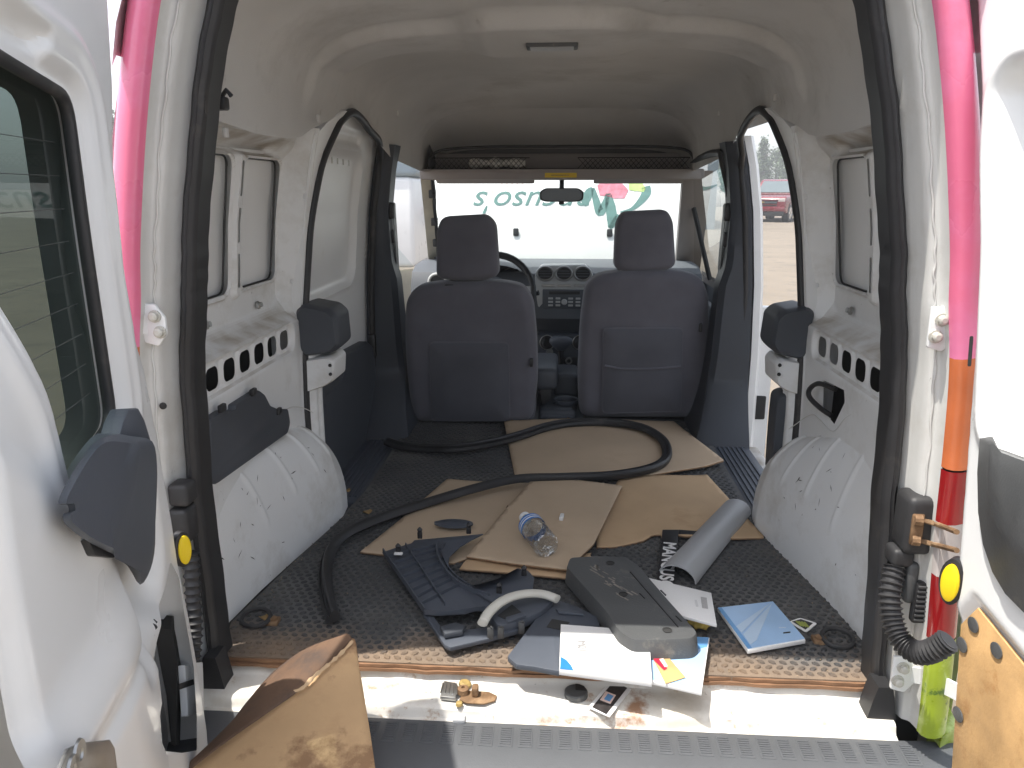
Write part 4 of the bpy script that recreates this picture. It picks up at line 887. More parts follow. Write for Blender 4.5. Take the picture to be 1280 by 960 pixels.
# ------------------------------------------------------------------ windscreen, bonnet, front doors
def front():
    # A pillars
    for sd in (-1, 1):
        top = np.array([sd * .585, 2.28, .955]); bot = np.array([sd * .675, 3.0, .40])
        w = .055
        pts = []
        for t in np.linspace(0, 1, 8):
            c = top + (bot - top) * t; c[1] -= .10 * math.sin(t * math.pi) * 0
            pts.append([c + np.array([-sd * .03, -.03, .0]), c + np.array([-sd * .03, .02, 0]), c + np.array([sd * (.06 if sd > 0 else .012), .04, 0]), c + np.array([sd * (.10 if sd > 0 else .018), -.02, 0]), c + np.array([sd * .02, -.055, 0])])
        MB().rings(pts).build('a_pillar', 'linerp' if sd > 0 else 'cream', VAN, 40)
        if sd < 0:   # bare pillar: clips, wiring on the driver side
            wr = MB(); 
            for k in range(3): wr.tube(catmull([top + (bot - top) * t + np.array([.035 + .006 * math.sin(9 * t + k * 2), -.05 - .004 * k, 0]) for t in np.linspace(.03, .95, 8)], 4), .004, 6)
            wr.build('pillar_wiring', 'blackp', VAN, kind='stuff')
            for t in (.18, .42, .62, .8):
                q = top + (bot - top) * t + np.array([.028, -.05, 0]); MB().box(q - np.array([.016, .012, .02]), q + np.array([.016, .012, .02]), .004).build('pillar_clip', 'blackp', VAN)
    # windscreen with frame
    A = [np.array(p) for p in ((-.57, 2.285, .95), (.57, 2.285, .95), (.655, 3.0, .415), (-.655, 3.0, .415))]
    rg = []
    for t in np.linspace(0, 1, 10): rg.append([A[0] + (A[3] - A[0]) * t + (A[1] + (A[2] - A[1]) * t - A[0] - (A[3] - A[0]) * t) * s + np.array([0, .06 * (1 - (2 * s - 1) ** 2), .02 * (1 - (2 * s - 1) ** 2)]) for s in np.linspace(0, 1, 14)])
    MB().rings(rg, cap=False, closed=False).build('windscreen', 'glassw', VAN, 60)
    MB().box((-.62, 2.27, .955), (.62, 2.36, 1.03), .01).build('windscreen_header', 'linerp', VAN)
    MB().box((-.70, 2.98, .30), (.70, 3.14, .395), .012).build('cowl', 'blackp', VAN)
    # wipers
    for (xa, xb, z0) in ((-.10, .48, .425), (-.50, .02, .425)):
        p0 = np.array([xa, 3.06, .41]); p1 = np.array([xb, 3.02, .455]); wv = MB().tube([p0, (p0 + p1) / 2 + np.array([0, 0, .012]), p1], .007, 6).build('wiper_arm', 'blackp', VAN)
        MB().tube([p0 + np.array([.08, -.03, .02]), p1 + np.array([.12, -.03, .0])], .005, 6).build('wiper_blade', 'blackp', wv)
    # raised bonnet: outer face turned to the cab, lettering upside down
    yb, zb = 3.22, .40; tl = R(74); ev = np.array([0, math.cos(tl), math.sin(tl)]); n = np.array([0, -math.sin(tl), math.cos(tl)])
    def hp(x, v): return np.array([x, yb, zb]) + AX * 0 + ev * v
    ol = [(-.75, 0), (.75, 0), (.76, .28), (.735, .50), (.70, .62), (.50, .76), (.2, .82), (-.2, .82), (-.50, .76), (-.70, .62), (-.735, .50), (-.76, .28)]
    hood = MB().slab([hp(*p) for p in rpoly([np.array(p) for p in ol], .05)], n, .03, .01).build('raised_bonnet', 'hoodw', VAN)
    def hs(px, py):      # photo direction on the bonnet face
        r = ray(px, py); o = np.array([0, yb, zb]) + n * .032; t = ((o - CAM) @ n) / (r @ n); return CAM + r * t
    c = hs(668, 251); put_text('bonnet_lettering', "ancuso's", .18, c, -AX, -ev, 'decalg', hood, shear=.35, sx=1.12, lift=.0005)
    # big initial: built strokes, upside down
    def stroke(name, pts, wd, m_):
        Q = catmull([hs(*p) for p in pts], 6); N_ = len(Q); wv = np.interp(np.linspace(0, 1, N_), np.linspace(0, 1, len(wd)), wd); V = []
        for k in range(N_):
            t = Q[min(k + 1, N_ - 1)] - Q[max(k - 1, 0)]; s = np.cross(n, t); s /= np.linalg.norm(s) + 1e-9; V += [Q[k] + s * wv[k] / 2, Q[k] - s * wv[k] / 2]
        return add(name, V, [(2 * k, 2 * k + 1, 2 * k + 3, 2 * k + 2) for k in range(N_ - 1)], m_, hood, 0)
    stroke('letter_stroke', [(734, 257), (732, 250), (737, 240), (741, 235)], [.02, .055, .05, .02], 'decalg')
    stroke('letter_stroke', [(741, 235), (745, 250), (750, 265), (756, 255), (760, 242)], [.02, .04, .05, .04, .02], 'decalg')
    stroke('letter_stroke', [(760, 242), (763, 258), (765, 275), (762, 285)], [.03, .06, .06, .02], 'decalg')
    stroke('letter_stroke', [(762, 285), (768, 278), (773, 268)], [.02, .04, .015], 'decalg')
    stroke('letter_stroke', [(775, 265), (790, 261), (802, 250), (808, 240), (807, 233)], [.005, .02, .04, .055, .05], 'decalg')
    stroke('fruit_print', [(748, 238), (758, 236), (772, 238), (783, 243)], [.06, .09, .10, .05], 'decalp')
    stroke('fruit_print', [(786, 232), (796, 232), (806, 238)], [.05, .07, .02], 'decall')
    for k, (a, b) in enumerate(((640, 229), (622, 236))):
        put_text('small_lettering', 'PRODUCE' if False else '' or 'l i l l i', .06, hs(a, b), -AX, -ev, 'printp', hood, lift=.0005)
    for (a, b) in ((645, 290), (762, 291)):
        q = hs(a, b); MB().box(q - np.array([.016, .015, .022]), q + np.array([.016, .0, .022]), .006).build('washer_nozzle', 'blackp', hood)
    MB().box((-.80, 3.15, -.35), (.80, 3.95, .30), .05, 3).build('engine_bay', 'outer', VAN)
    # front doors
    for sd in (-1, 1):
        op = sd < 0                                             # the driver door stands ajar
        h = np.array([sd * .735, 2.95, 0]); a = R(38) if op else 0.
        e = np.array([math.sin(a) * sd, -math.cos(a), 0])      # from hinge to rear edge
        def dp(s, z, o=0.): k = np.array([-e[1] * 1, e[0], 0]) * (-1 if sd < 0 else -1) * 0; return h + e * s + np.array([0, 0, z]) + np.array([-sd * (.735 - .735), 0, 0])
        nin = np.array([-sd * math.cos(a), -math.sin(a), 0])
        def lean(z): return -max(0, z - .45) * .28
        def pt(s, z, o=0.): return h + e * s + np.array([0, 0, z]) + nin * (o - lean(z))
        low = [(.06, -.25), (1.42, -.25), (1.44, .44), (.02, .44)]
        V = []; 
        d = MB().rings([[pt(s, z, o) for s in (.03, .4, .8, 1.2, 1.43)] + [pt(s, z, o - .0) for s in (1.43,)] for (z, o) in ((-.25, .0), (.1, .05), (.3, .05), (.45, .03))], cap=False, closed=False)
        d.rings([[pt(s, z, -.05) for s in (.0, .4, .8, 1.2, 1.43)] + [pt(1.43, z, -.05)] for z in (-.3, .1, .3, .45)], cap=False, closed=False)
        d.box((0, 0, 0), (0.001, .001, .001)) if False else None
        fd = d.build('front_door', 'cream' if op else 'trim', VAN, 40)
        # window frame
        fr = [pt(.60, .915), pt(.66, .945), pt(.85, .985), pt(1.38, 1.0), pt(1.44, .93), pt(1.44, .45)]
        MB().tube(catmull(fr, 6), .022, 8, flat=.6).build('window_frame', 'white' if op else 'blackp', fd, 50)
        MB().tube([p + nin * .012 for p in catmull(fr, 6)], .013, 6).build('window_seal', 'seal', fd, 50)
        MB().tube([pt(.50, .84), pt(.52, .46)], .012, 6).build('quarter_post', 'blackp', fd)
        gl = [pt(.06, .46), pt(.62, .92), pt(.85, .975), pt(1.38, .99), pt(1.43, .92), pt(1.43, .46)]
        add('door_window', gl, [tuple(range(6))], 'glassb', fd, 0)
        if op:
            for (s, z, r_) in ((1.25, .33, .018), (1.15, .25, .012)):
                MB().lathe([(0, 0), (r_, 0), (r_, .006), (0, .006)], 14, pt(s, z, .052), nin).build('panel_hole', 'dark', fd)
        else:
            MB().slab(rpoly([pt(.1, -.2, .05), pt(1.35, -.2, .05), pt(1.38, .40, .05), pt(.1, .40, .05)], .05), nin, .03, .008).build('door_card', 'trim', fd)
        # rear edge of the door: white jamb with latch, seen through the side opening
        MB().rings([[pt(1.415, z, .04), pt(1.455, z, .03), pt(1.465, z, -.06), pt(1.42, z, -.065)] for z in (-.28, .1, .35, .47)]).build('door_edge', 'white', fd)
        MB().box(pt(1.46, .10, -.03) - np.array([.02, .008, .045]), pt(1.46, .10, -.03) + np.array([.02, .008, .045]), .006).build('door_latch', 'dark', fd)
        # exterior mirror
        q = pt(.30, .56, -.20); MB().box(q - np.array([.09, .06, .10]), q + np.array([.09, .06, .10]), .03, 4).build('door_mirror', 'blackp', fd)
front()
# ================================================================== REAR DOORS
class Door:
    """door standing open about a vertical hinge line; s = along the door from the hinge, z = up, d = proud of the inner face"""
    def __init__(q, H, ang, side):
        a = R(ang); q.H = np.array([*H, 0.]); q.u = np.array([-side * math.cos(a), -math.sin(a), 0.]); q.n = np.array([-side * math.sin(a), math.cos(a), 0.])
    def sz(q, px, py, d=0.):
        r = ray(px, py); o = q.H + q.n * d; p = CAM + r * (((o - CAM) @ q.n) / (r @ q.n)); return np.array([(p - q.H) @ q.u, p[2]])
    def p(q, s, z, d=0.): return q.H + q.u * s + q.n * d + np.array([0, 0, 1.]) * z
    def px(q, px, py, d=0.): s, z = q.sz(px, py, d); return q.p(s, z, d)
    def pos(q, u, v, d): return q.H[0] + q.u[0] * u + q.n[0] * d, q.H[1] + q.u[1] * u + q.n[1] * d, v
DL = Door((-.58, -.12), 75, -1); DR = Door((.60, -.12), 94, 1)

def left_door():
    D = DL
    edge = [D.sz(*p) for p in ((137, -40), (142, 0), (149, 120), (150, 250), (157, 330), (165, 380), (185, 450), (200, 530), (210, 590), (219, 640), (226, 690), (240, 760), (252, 830), (262, 900), (266, 950))]
    edge = [(float(a), float(b)) for a, b in edge]
    outl = [(edge[0][0], 1.24)] + edge + [(edge[-1][0] + .01, -.15), (.735, -.15), (.735, .6), (.70, 1.05), (.62, 1.24)]
    win = rpoly([D.sz(*p) for p in ((76, 122), (0, 80), (-60, 48), (-40, 200), (0, 322), (30, 478), (66, 622), (98, 580), (130, 528), (95, 300))], .02, 4)
    win = [D.sz(76, 120, -.025), D.sz(0, 76, -.025), (.66, 1.02), (.62, .85), D.sz(28, 478, .0), D.sz(66, 630, .0), D.sz(100, 600, -.01), D.sz(134, 528, -.025), D.sz(100, 300, -.025)]
    win = rpoly(win, .03, 5)
    hol = [D.sz(*p) for p in ((213, 702), (224, 722), (230, 765), (242, 832), (246, 895), (246, 938), (168, 950), (154, 935), (153, 900), (166, 880), (170, 860), (176, 835), (184, 802), (192, 775), (206, 735))]
    u = np.arange(.0, .75, .005); v = np.arange(-.155, 1.245, .006)
    so_ = lambda a, b: psdf(a, b, outl); sw = lambda a, b: psdf(a, b, win); sh_ = lambda a, b: psdf(a, b, hol)
    oval = [D.sz(-40, 10), D.sz(5, -5), D.sz(62, 45), D.sz(58, 66), D.sz(20, 45), D.sz(-40, 30)]
    def disp(a, b):
        d = np.zeros_like(a); w = sw(a, b)
        d -= .014 * sstep(.030, .004, w)                                     # flange round the glass
        d += .030 * sstep(.30, .56, a) * sstep(.95, .70, b)                  # box section near the lock side
        d -= .022 * sstep(.03, -.03, rbox(a, b, .33, .44, .13, .10, .05))    # pocket below the cover
        f = (b - .46) - (a - .42) * .9; d += .012 * sstep(.03, -.03, f) * sstep(.14, .26, a)
        g = (a - .36) - (.42 - b) * .12; d += .014 * sstep(-.015, .02, g) * sstep(.50, .42, b)  # crease down the panel
        d -= .006 * np.exp(-(((b - .385) - (a - .45) * .1) / .012) ** 2) * sstep(.40, .46, a)
        d -= .020 * sstep(.010, -.012, psdf(a, b, oval))
        d -= .012 * sstep(.030, .0, -so_(a, b))                              # turned edge
        d += .005 * np.exp(-((w - .055) / .012) ** 2)
        return d
    V, Fc = hpanel(u, v, D.pos, disp, [sw, sh_], so_)
    dr = add('rear_door', V, Fc, 'white_door', VAN, 50, recalc=False); dr['label'] = 'white rear door with a window and broken lower trim'
    # outer skin, with the same window opening, and the edge band joining them
    V, Fc = hpanel(np.arange(.0, .75, .012), np.arange(-.155, 1.245, .014), D.pos, lambda a, b: np.full_like(a, -.07), [sw], so_)
    add('door_skin', V, Fc, 'outer', dr, 50, recalc=False)
    og = outl + [outl[0]]
    MB().rings([[D.p(a, b, -.012) for a, b in outl], [D.p(a, b, -.07) for a, b in outl]], cap=False).build('door_rim', 'white_door', dr, 50)
    # glass, rubber
    add('window_glass', [D.p(a, b, -.030) for a, b in win], [tuple(range(len(win)))], 'glassd', dr, 0)
    MB().tube([D.p(a, b, -.020) for a, b in win], .0075, 8, closed=True).build('window_seal', 'seal', dr, 60)
    hl_ = MB()
    for k in range(9):
        z = .64 + k * .036; ss = [a for a, b in win]; 
        t0, t1 = .365, .56; xs = [x for x in np.linspace(.30, .66, 60) if psdf(np.array(x), np.array(z), win) < -.004]
        if len(xs) > 2: hl_.tube([D.p(xs[0], z, -.0288), D.p(xs[-1], z, -.0288)], .0004, 4)
    hl_.build('heater_lines', 'trimk', dr, kind='stuff')
    # blue-grey moulded cover with its tab
    tab = [D.px(*p, .012) for p in ((122, 548), (128, 528), (136, 512), (149, 511), (157, 525), (166, 552))]
    MB().slab(tab, D.n, .022, .004).build('cover_tab', 'trimb', dr)
    base = [(98, 566), (122, 542), (150, 545), (180, 552), (190, 585), (193, 630), (194, 680), (188, 712), (175, 731), (160, 708), (140, 694), (108, 676), (76, 656), (72, 640), (84, 640), (80, 628), (66, 632), (72, 610)]
    top = [(108, 566), (128, 548), (150, 548), (172, 553), (172, 575), (165, 610), (155, 645), (147, 668), (140, 692), (138, 690), (128, 686), (105, 674), (82, 655), (80, 643), (86, 640), (84, 630), (74, 630), (80, 612)]
    B0 = [np.array(p) for p in catmull([D.px(*p, .008) for p in base], 3, True)]; T0 = [np.array(p) for p in catmull([D.px(*p, .060) for p in top], 3, True)]
    cb = np.mean(T0, 0)
    MB().rings([B0, [b * .55 + t * .45 + D.n * .012 for b, t in zip(B0, T0)], [b * .12 + t * .88 for b, t in zip(B0, T0)], [cb + (t - cb) * .93 + D.n * .003 for t in T0], [cb + (t - cb) * .5 + D.n * .004 for t in T0]]).build('handle_cover', 'trimb', dr, 50)
    MB().slab(rpoly([D.px(*p, .02) for p in ((64, 678), (90, 684), (121, 691), (100, 701), (74, 698))], .004), D.n, .03, .005).build('inner_handle', 'blackp', dr)
    MB().tube([D.px(66, 648, .02), D.px(78, 638, .035)], .006, 8).build('handle_rod', 'grey', dr)
    # lock plate with torx screws
    pl = [D.px(*p, .064) for p in ((66, 968), (80, 936), (96, 929), (132, 925), (138, 935), (142, 968))]
    MB().slab(pl, D.n, .004, .0015).build('lock_plate', 'steel', dr)
    for p in ((98, 943), (90, 963)):
        MB().lathe([(0, .0005), (.004, .0005), (.005, .002), (.011, .002), (.012, .0)], 20, D.px(*p, .068), D.n).build('screw', 'steel', dr)
    # yellow cap on the hinge edge
    c = D.px(226, 686, .0); e1 = np.array([0, 0, 1.]); e0 = (D.u * .80 - D.n * .60); 
    cp = MB().rings([[c + e0 * .016 * s * math.cos(t) + e1 * .030 * s * math.sin(t) + (D.u * .6 + D.n * .8) * h for t in np.linspace(0, 2 * math.pi, 22, endpoint=False)] for s, h in ((1.0, -.004), (1.0, .006), (.78, .008))]).build('cap_ring', 'blackp', dr)
    MB().rings([[c + e0 * .012 * s * math.cos(t) + e1 * .024 * s * math.sin(t) + (D.u * .6 + D.n * .8) * h for t in np.linspace(0, 2 * math.pi, 22, endpoint=False)] for s, h in ((1.0, .006), (1.0, .010), (.8, .012))]).build('yellow_cap', 'yellow', dr)
    # inside of the broken lower panel
    def ipoly(pts, d): return [D.px(*p, d) for p in pts]
    MB().slab(rpoly(ipoly(((222, 832), (245, 828), (247, 890), (226, 897)), -.03), .004), D.n, .012, .002).build('inner_bracket', 'white_door', dr)
    MB().slab(rpoly(ipoly(((223, 855), (244, 848), (244, 855), (224, 862)), -.0175), .003), D.n, .001).build('bracket_slot', 'dark', dr)
    MB().rings([[D.px(x0, y, -.055 + .022 * 0), D.px((x0 + x1) / 2, y + 2, -.028), D.px(x1, y, -.055)] for (y, x0, x1) in ((768, 200, 231), (785, 192, 236), (800, 195, 240), (830, 200, 243), (870, 208, 232), (930, 214, 226))], cap=False, closed=False).build('torn_lining', 'dark', dr, 50)
    MB().slab(ipoly(((168, 945), (166, 905), (185, 885), (196, 900), (194, 945)), -.05), D.n, .006, .002).build('rusted_stay', 'rusty', dr)
    MB().tube(catmull(ipoly(((190, 778), (184, 800), (178, 828), (172, 852), (172, 870)), .004), 5), [.007, .006, .009, .006, .008] * 4 + [.006], 6).build('torn_sealant', 'blackp', dr)
    MB().tube(ipoly(((158, 944), (200, 944), (245, 948)), -.008), .006, 6).build('bottom_bar', 'white_door', dr)
    # black weather strip on the lock edge
    MB().tube([D.p(.738, z, .0) for z in np.linspace(-.12, .66, 16)], .014, 8).build('edge_strip', 'seal', dr)
    return dr
LD = left_door()

def right_door():
    D = DR
    edge = [tuple(map(float, D.sz(*p))) for p in ((1207, -40), (1210, 0), (1216, 120), (1218, 240), (1215, 340), (1210, 420), (1202, 520), (1196, 600), (1188, 700), (1183, 800), (1180, 880), (1179, 960))]
    b = edge[-1]
    outl = [(edge[0][0], 1.24)] + edge + [(b[0] + .005, -.15), (.68, -.15), (.68, 1.24)]
    s0 = D.sz(1241, 240)[0]; z0 = D.sz(1260, 84)[1]
    rec = rpoly([D.sz(1246, 300), D.sz(1243, 200), D.sz(1249, 110), D.sz(1266, 84), (s0 + .4, z0 + .0), (s0 + .42, .56), D.sz(1236, 545), D.sz(1240, 440)], .03)
    pan = [D.sz(*p) for p in ((1196, 778), (1217, 757), (1282, 838))] + [(.55, .21), (.58, -.02), D.sz(1184, 970)]
    so_ = lambda a, b: psdf(a, b, outl)
    def disp(a, b_):
        d = np.zeros_like(a); d -= .045 * sstep(.010, -.025, psdf(a, b_, rec)); d += .008 * np.exp(-((psdf(a, b_, rec) - .018) / .012) ** 2)
        d -= .012 * sstep(.014, -.010, psdf(a, b_, pan) - .006)
        d -= .03 * sstep(.028, .0, -so_(a, b_)) ** 2
        d += .022 * sstep(.02, -.03, rbox(a, b_, s0 + .10, .95, .02, .4, .02)) * 0
        return d
    lo = min(e[0] for e in edge) - .01
    V, Fc = hpanel(np.arange(lo, .69, .005), np.arange(-.155, 1.245, .006), D.pos, disp, [], so_)
    dr = add('rear_door', V, Fc, 'white_door', VAN, 50, recalc=False); dr['label'] = 'white rear door with a brown hardboard lower panel'
    V, Fc = hpanel(np.arange(lo, .69, .012), np.arange(-.155, 1.245, .014), D.pos, lambda a, b_: np.full_like(a, -.08), [], so_)
    add('door_skin', V, Fc, 'outer', dr, 50, recalc=False)
    MB().rings([[D.p(a, b_, -.028) for a, b_ in outl], [D.p(a, b_, -.08) for a, b_ in outl]], cap=False).build('door_rim', 'white_door', dr, 50)
    pn = [(a, b_) for a, b_ in pan]; c0 = np.mean(pn, 0)
    hb = MB().slab([D.p(*(c0 + (np.array(p) - c0) * .985), -.009) for p in pn], D.n, .005, .0012).build('hardboard_panel', 'masonite', dr)
    for p in ((1217, 781), (1203, 806), (1246, 813), (1198, 893)):
        c = D.px(*p, -.003); MB().slab(ellipse(c, D.u, AZV, .0125, .0105, 16), D.n, .0015, .0005).build('panel_plug', 'trimk', hb)
    # vertical strengthening post at the recess edge and pull cover
    base = [(1230, 548), (1241, 546), (1248, 560), (1290, 575), (1300, 600), (1300, 780), (1262, 742), (1246, 715), (1234, 680), (1228, 640), (1227, 590)]
    top = [(1236, 560), (1244, 556), (1252, 566), (1290, 580), (1297, 606), (1297, 700), (1270, 692), (1254, 678), (1242, 655), (1236, 630), (1234, 595)]
    B0 = [D.px(*p, .002) for p in base]; T0 = [D.px(*p, .035) for p in top]; cb = np.mean(T0, 0)
    MB().rings([B0, [b_ + D.n * .006 for b_ in B0], [b_ * .3 + t * .7 for b_, t in zip(B0, T0)], T0, [cb + (t - cb) * .7 + D.n * .006 for t in T0]]).build('handle_cover', 'trimk', dr, 50)
    q = D.px(1270, 716, .012); MB().slab(ellipse(q, D.u, AZV, .006, .010, 14), D.n, .002).build('cover_screw_hole', 'dark', dr)
    # reinforcement rib in the recess
    MB().slab(rpoly([D.px(*p, -.040) for p in ((1268, 120), (1284, 118), (1284, 560), (1268, 560))], .004), D.n, .025, .006).build('recess_rib', 'white_door', dr)
    c = D.px(1196, 723, -.006); e1 = AZV; e0 = D.u * .80 - D.n * .60; nn = D.u * .6 + D.n * .8; c = c + nn * .012
    tt = np.linspace(0, 2 * math.pi, 22, endpoint=False)
    MB().rings([[c + e0 * .017 * s * math.cos(t) + e1 * .036 * s * math.sin(t) + nn * h for t in tt] for s, h in ((1.0, -.01), (1.0, .006), (.78, .008))]).build('cap_ring', 'blackp', dr)
    MB().rings([[c + e0 * .0125 * s * math.cos(t) + e1 * .029 * s * math.sin(t) + nn * h for t in tt] for s, h in ((1.0, .006), (1.0, .011), (.8, .013))]).build('yellow_cap', 'yellow', dr)
    sl = MB().slab(rpoly([D.px(*p, .0005) for p in ((1213, 420), (1217, 420), (1214, 458), (1210, 458))], .003), D.n, .001).build('edge_slot', 'dark', dr)
    return dr
RD = right_door()

def hinges():
    for sd, D, dr, hs in ((-1, DL, LD, ((195, 405), )), (1, DR, RD, ((1176, 410), (1128, 840)))):
        for (px, py) in hs:
            c = on_y(px, py, -.066)
            w = .030
            pl = rpoly([c + np.array([a, 0, b]) for a, b in ((-.020, .034), (.004, .034), (.020, .012), (.020, -.016), (.004, -.036), (-.020, -.030))], .004)
            h = MB().slab(pl, -AY, .007, .002).build('door_hinge', 'white', VAN)
            e = np.array([sd * .075, -.055, -.002])
            q = [c + np.array([sd * .012, -.004, 0]), c + np.array([sd * .035, -.012, 0]), c + np.array([sd * .055, -.034, 0]), c + e]
            MB().rings([[p + np.array([0, .0035, .015]), p + np.array([0, -.0035, .015]), p + np.array([0, -.0035, -.015]), p + np.array([0, .0035, -.015])] for p in catmull(q, 4)]).build('hinge_arm', 'white', h, 40)
            for k, (dx, dz) in enumerate(((-.004 * sd, .014), (-.010 * sd, -.012))):
                MB().lathe([(.0105, 0), (.0105, .003), (.0075, .003), (.0075, .010), (.004, .012), (0, .012)], 12, c + np.array([dx, -.007, dz]), (0, -1, 0)).build('hinge_bolt', 'lever', h, 30)
    # door check box with two rods, and the corrugated wiring bellows (right side)
    for sd in (1,):
        c = on_y(1141, 650, -.045)
        b = MB().box(c + np.array([-.022, -.030, -.052]), c + np.array([.026, .030, .050]), .012, 3).build('door_check', 'rubber', VAN, 40)
        MB().box(c + np.array([-.016, -.0325, -.030]), c + np.array([.004, -.028, .024]), .003).build('check_mouth', 'rusty', b)
        for z in (.014, -.022):
            MB().tube([c + np.array([-.006, -.026, z]), c + np.array([.02, -.036, z - .004]), DR.px(1196, 665 if z > 0 else 688, -.02)], .0042, 8).build('check_rod', 'rusty', b)
            MB().lathe([(.004, 0), (.009, 0), (.009, .012), (.004, .012)], 10, c + np.array([-.012, -.030, z - .0]), (1, -.2, 0)).build('check_roller', 'rusty', b)
        pts = catmull([on_y(1119, 708, -.05), on_y(1113, 740, -.07), on_y(1116, 775, -.09), on_y(1128, 803, -.115), on_y(1148, 816, -.14), on_y(1168, 812, -.16), on_y(1186, 800, -.17)], 14)
        rr = [.0165 + (.003 if k % 3 == 1 else -.0015) for k in range(len(pts))]
        bl = MB().tube(pts, rr, 14).build('wiring_bellows', 'rubber', VAN, 40)
        q = on_y(1122, 697, -.045); MB().box(q + np.array([-.016, -.02, -.01]), q + np.array([.020, .02, .022]), .008, 3).build('bellows_boot', 'rubber', bl)
        q = on_y(1136, 725, -.055); MB().box(q + np.array([-.008, -.012, -.04]), q + np.array([.012, .01, .035]), .008, 3).build('boot_flap', 'trimk', bl)
        q = on_y(1150, 750, -.065); v = MB().box(q + np.array([-.012, -.008, -.04]), q + np.array([.012, .008, .035]), .003).build('pressure_vent', 'blackp', VAN)
        for k in range(8): MB().box(q + np.array([-.010, -.011, -.034 + k * .0088]), q + np.array([.010, -.006, -.031 + k * .0088])).build('vent_slat', 'trimk', v, 0)
        q = on_y(1100, 888, -.045); MB().rings([[q + np.array([x * s, y, z]) for x, y in ((-.024, -.012), (.022, -.012), (.022, .03), (-.024, .03))] for s, z in ((1, -.03), (1.1, -.01), (.8, .03), (.55, .055))]).build('seal_foot', 'seal', VAN)
        # left: matching boot and cables
        c = on_y(226, 615, -.05); MB().box(c + np.array([-.014, -.022, -.02]), c + np.array([.022, .02, .02]), .007, 3).build('cable_boot', 'rubber', VAN)
        c2 = on_y(232, 645, -.05); b2 = MB().box(c2 + np.array([-.022, -.025, -.045]), c2 + np.array([.014, .02, .02]), .008, 3).build('door_check', 'rubber', VAN)
        pts = catmull([on_y(238, 690, -.05), on_y(241, 740, -.06), on_y(243, 790, -.075), on_y(240, 830, -.10)], 16)
        MB().tube(pts, [.013 + (.0026 if k % 3 == 1 else -.001) for k in range(len(pts))], 12).build('wiring_bellows', 'rubber', VAN, 40)
        q = on_y(268, 850, -.04); MB().rings([[q + np.array([x * s, y, z]) for x, y in ((-.022, -.012), (.022, -.012), (.022, .03), (-.022, .03))] for s, z in ((1, -.03), (1.1, -.01), (.8, .03), (.55, .055))]).build('seal_foot', 'seal', VAN)
hinges()
# ================================================================== LOOSE THINGS ON THE LOAD FLOOR
def sheet(name, px, z0, label, cat, mats=('card', 'cardedge'), th=.005, warp=None, step=.012, group=None, parent=None):
    P = [on_z(a, b, z0)[:2] for a, b in px]; P = np.array(P); lo = P.min(0); hi = P.max(0)
    f = warp or (lambda x, y: 0 * x)
    V, Fc = hpanel(np.arange(lo[0] - step, hi[0] + 2 * step, step), np.arange(lo[1] - step, hi[1] + 2 * step, step), lambda u, v, d: (u, v, z0 + d), lambda u, v: f(u, v), [], lambda a, b: psdf(a, b, P))
    o = add(name, V, Fc, list(mats), parent, 40, mi=[0] * len(Fc), recalc=False)
    md = o.modifiers.new('thick', 'SOLIDIFY'); md.thickness = th; md.offset = -1; md.material_offset_rim = 1
    if parent is None: tag(o, label, cat, group)
    return o
sheet('cardboard_sheet', [(630, 527), (735, 524), (842, 525), (905, 580), (884, 585), (815, 594), (730, 598), (644, 594)], .014, 'flat cardboard sheet nearest the seats, under the loop of rubber seal', 'cardboard',
      warp=lambda x, y: .006 * np.sin((x + y) * 5) + .010 * sstep(.45, .62, x))
sheet('cardboard_sheet', [(773, 601), (830, 594), (884, 591), (957, 670), (905, 675), (880, 672), (858, 673), (838, 668), (826, 671), (818, 667), (806, 674), (790, 677), (768, 681), (746, 682), (745, 640)], .010, 'torn cardboard sheet by the right wheel arch, under the grey trim', 'cardboard', ('card2', 'cardedge'),
      warp=lambda x, y: .006 * np.sin(x * 14 + y * 4))
sheet('cardboard_sheet', [(559, 598), (623, 602), (668, 603), (600, 690), (584, 697), (566, 703), (520, 697), (450, 691), (500, 650)], .007, 'cardboard sheet on the left half, crossed by the rubber seal', 'cardboard', warp=lambda x, y: .003 * np.sin(x * 9))
sheet('cardboard_sheet', [(590, 690), (720, 695), (740, 690), (714, 723), (640, 716), (574, 711)], .014, 'narrow cardboard layer under the sheet that holds the bottle', 'cardboard', ('card2', 'cardedge'))
sheet('cardboard_sheet', [(667, 598), (720, 601), (778, 608), (742, 682), (709, 714), (640, 705), (583, 695), (625, 645)], .024, 'cardboard sheet with the plastic bottle lying on it', 'cardboard', warp=lambda x, y: .004 * np.sin(x * 7 + 1))
# pen-like tear marks
def strip(name, pts, z, r, m, parent): return MB().tube([on_z(a, b, z) for a, b in pts], r, 5).build(name, m, parent)

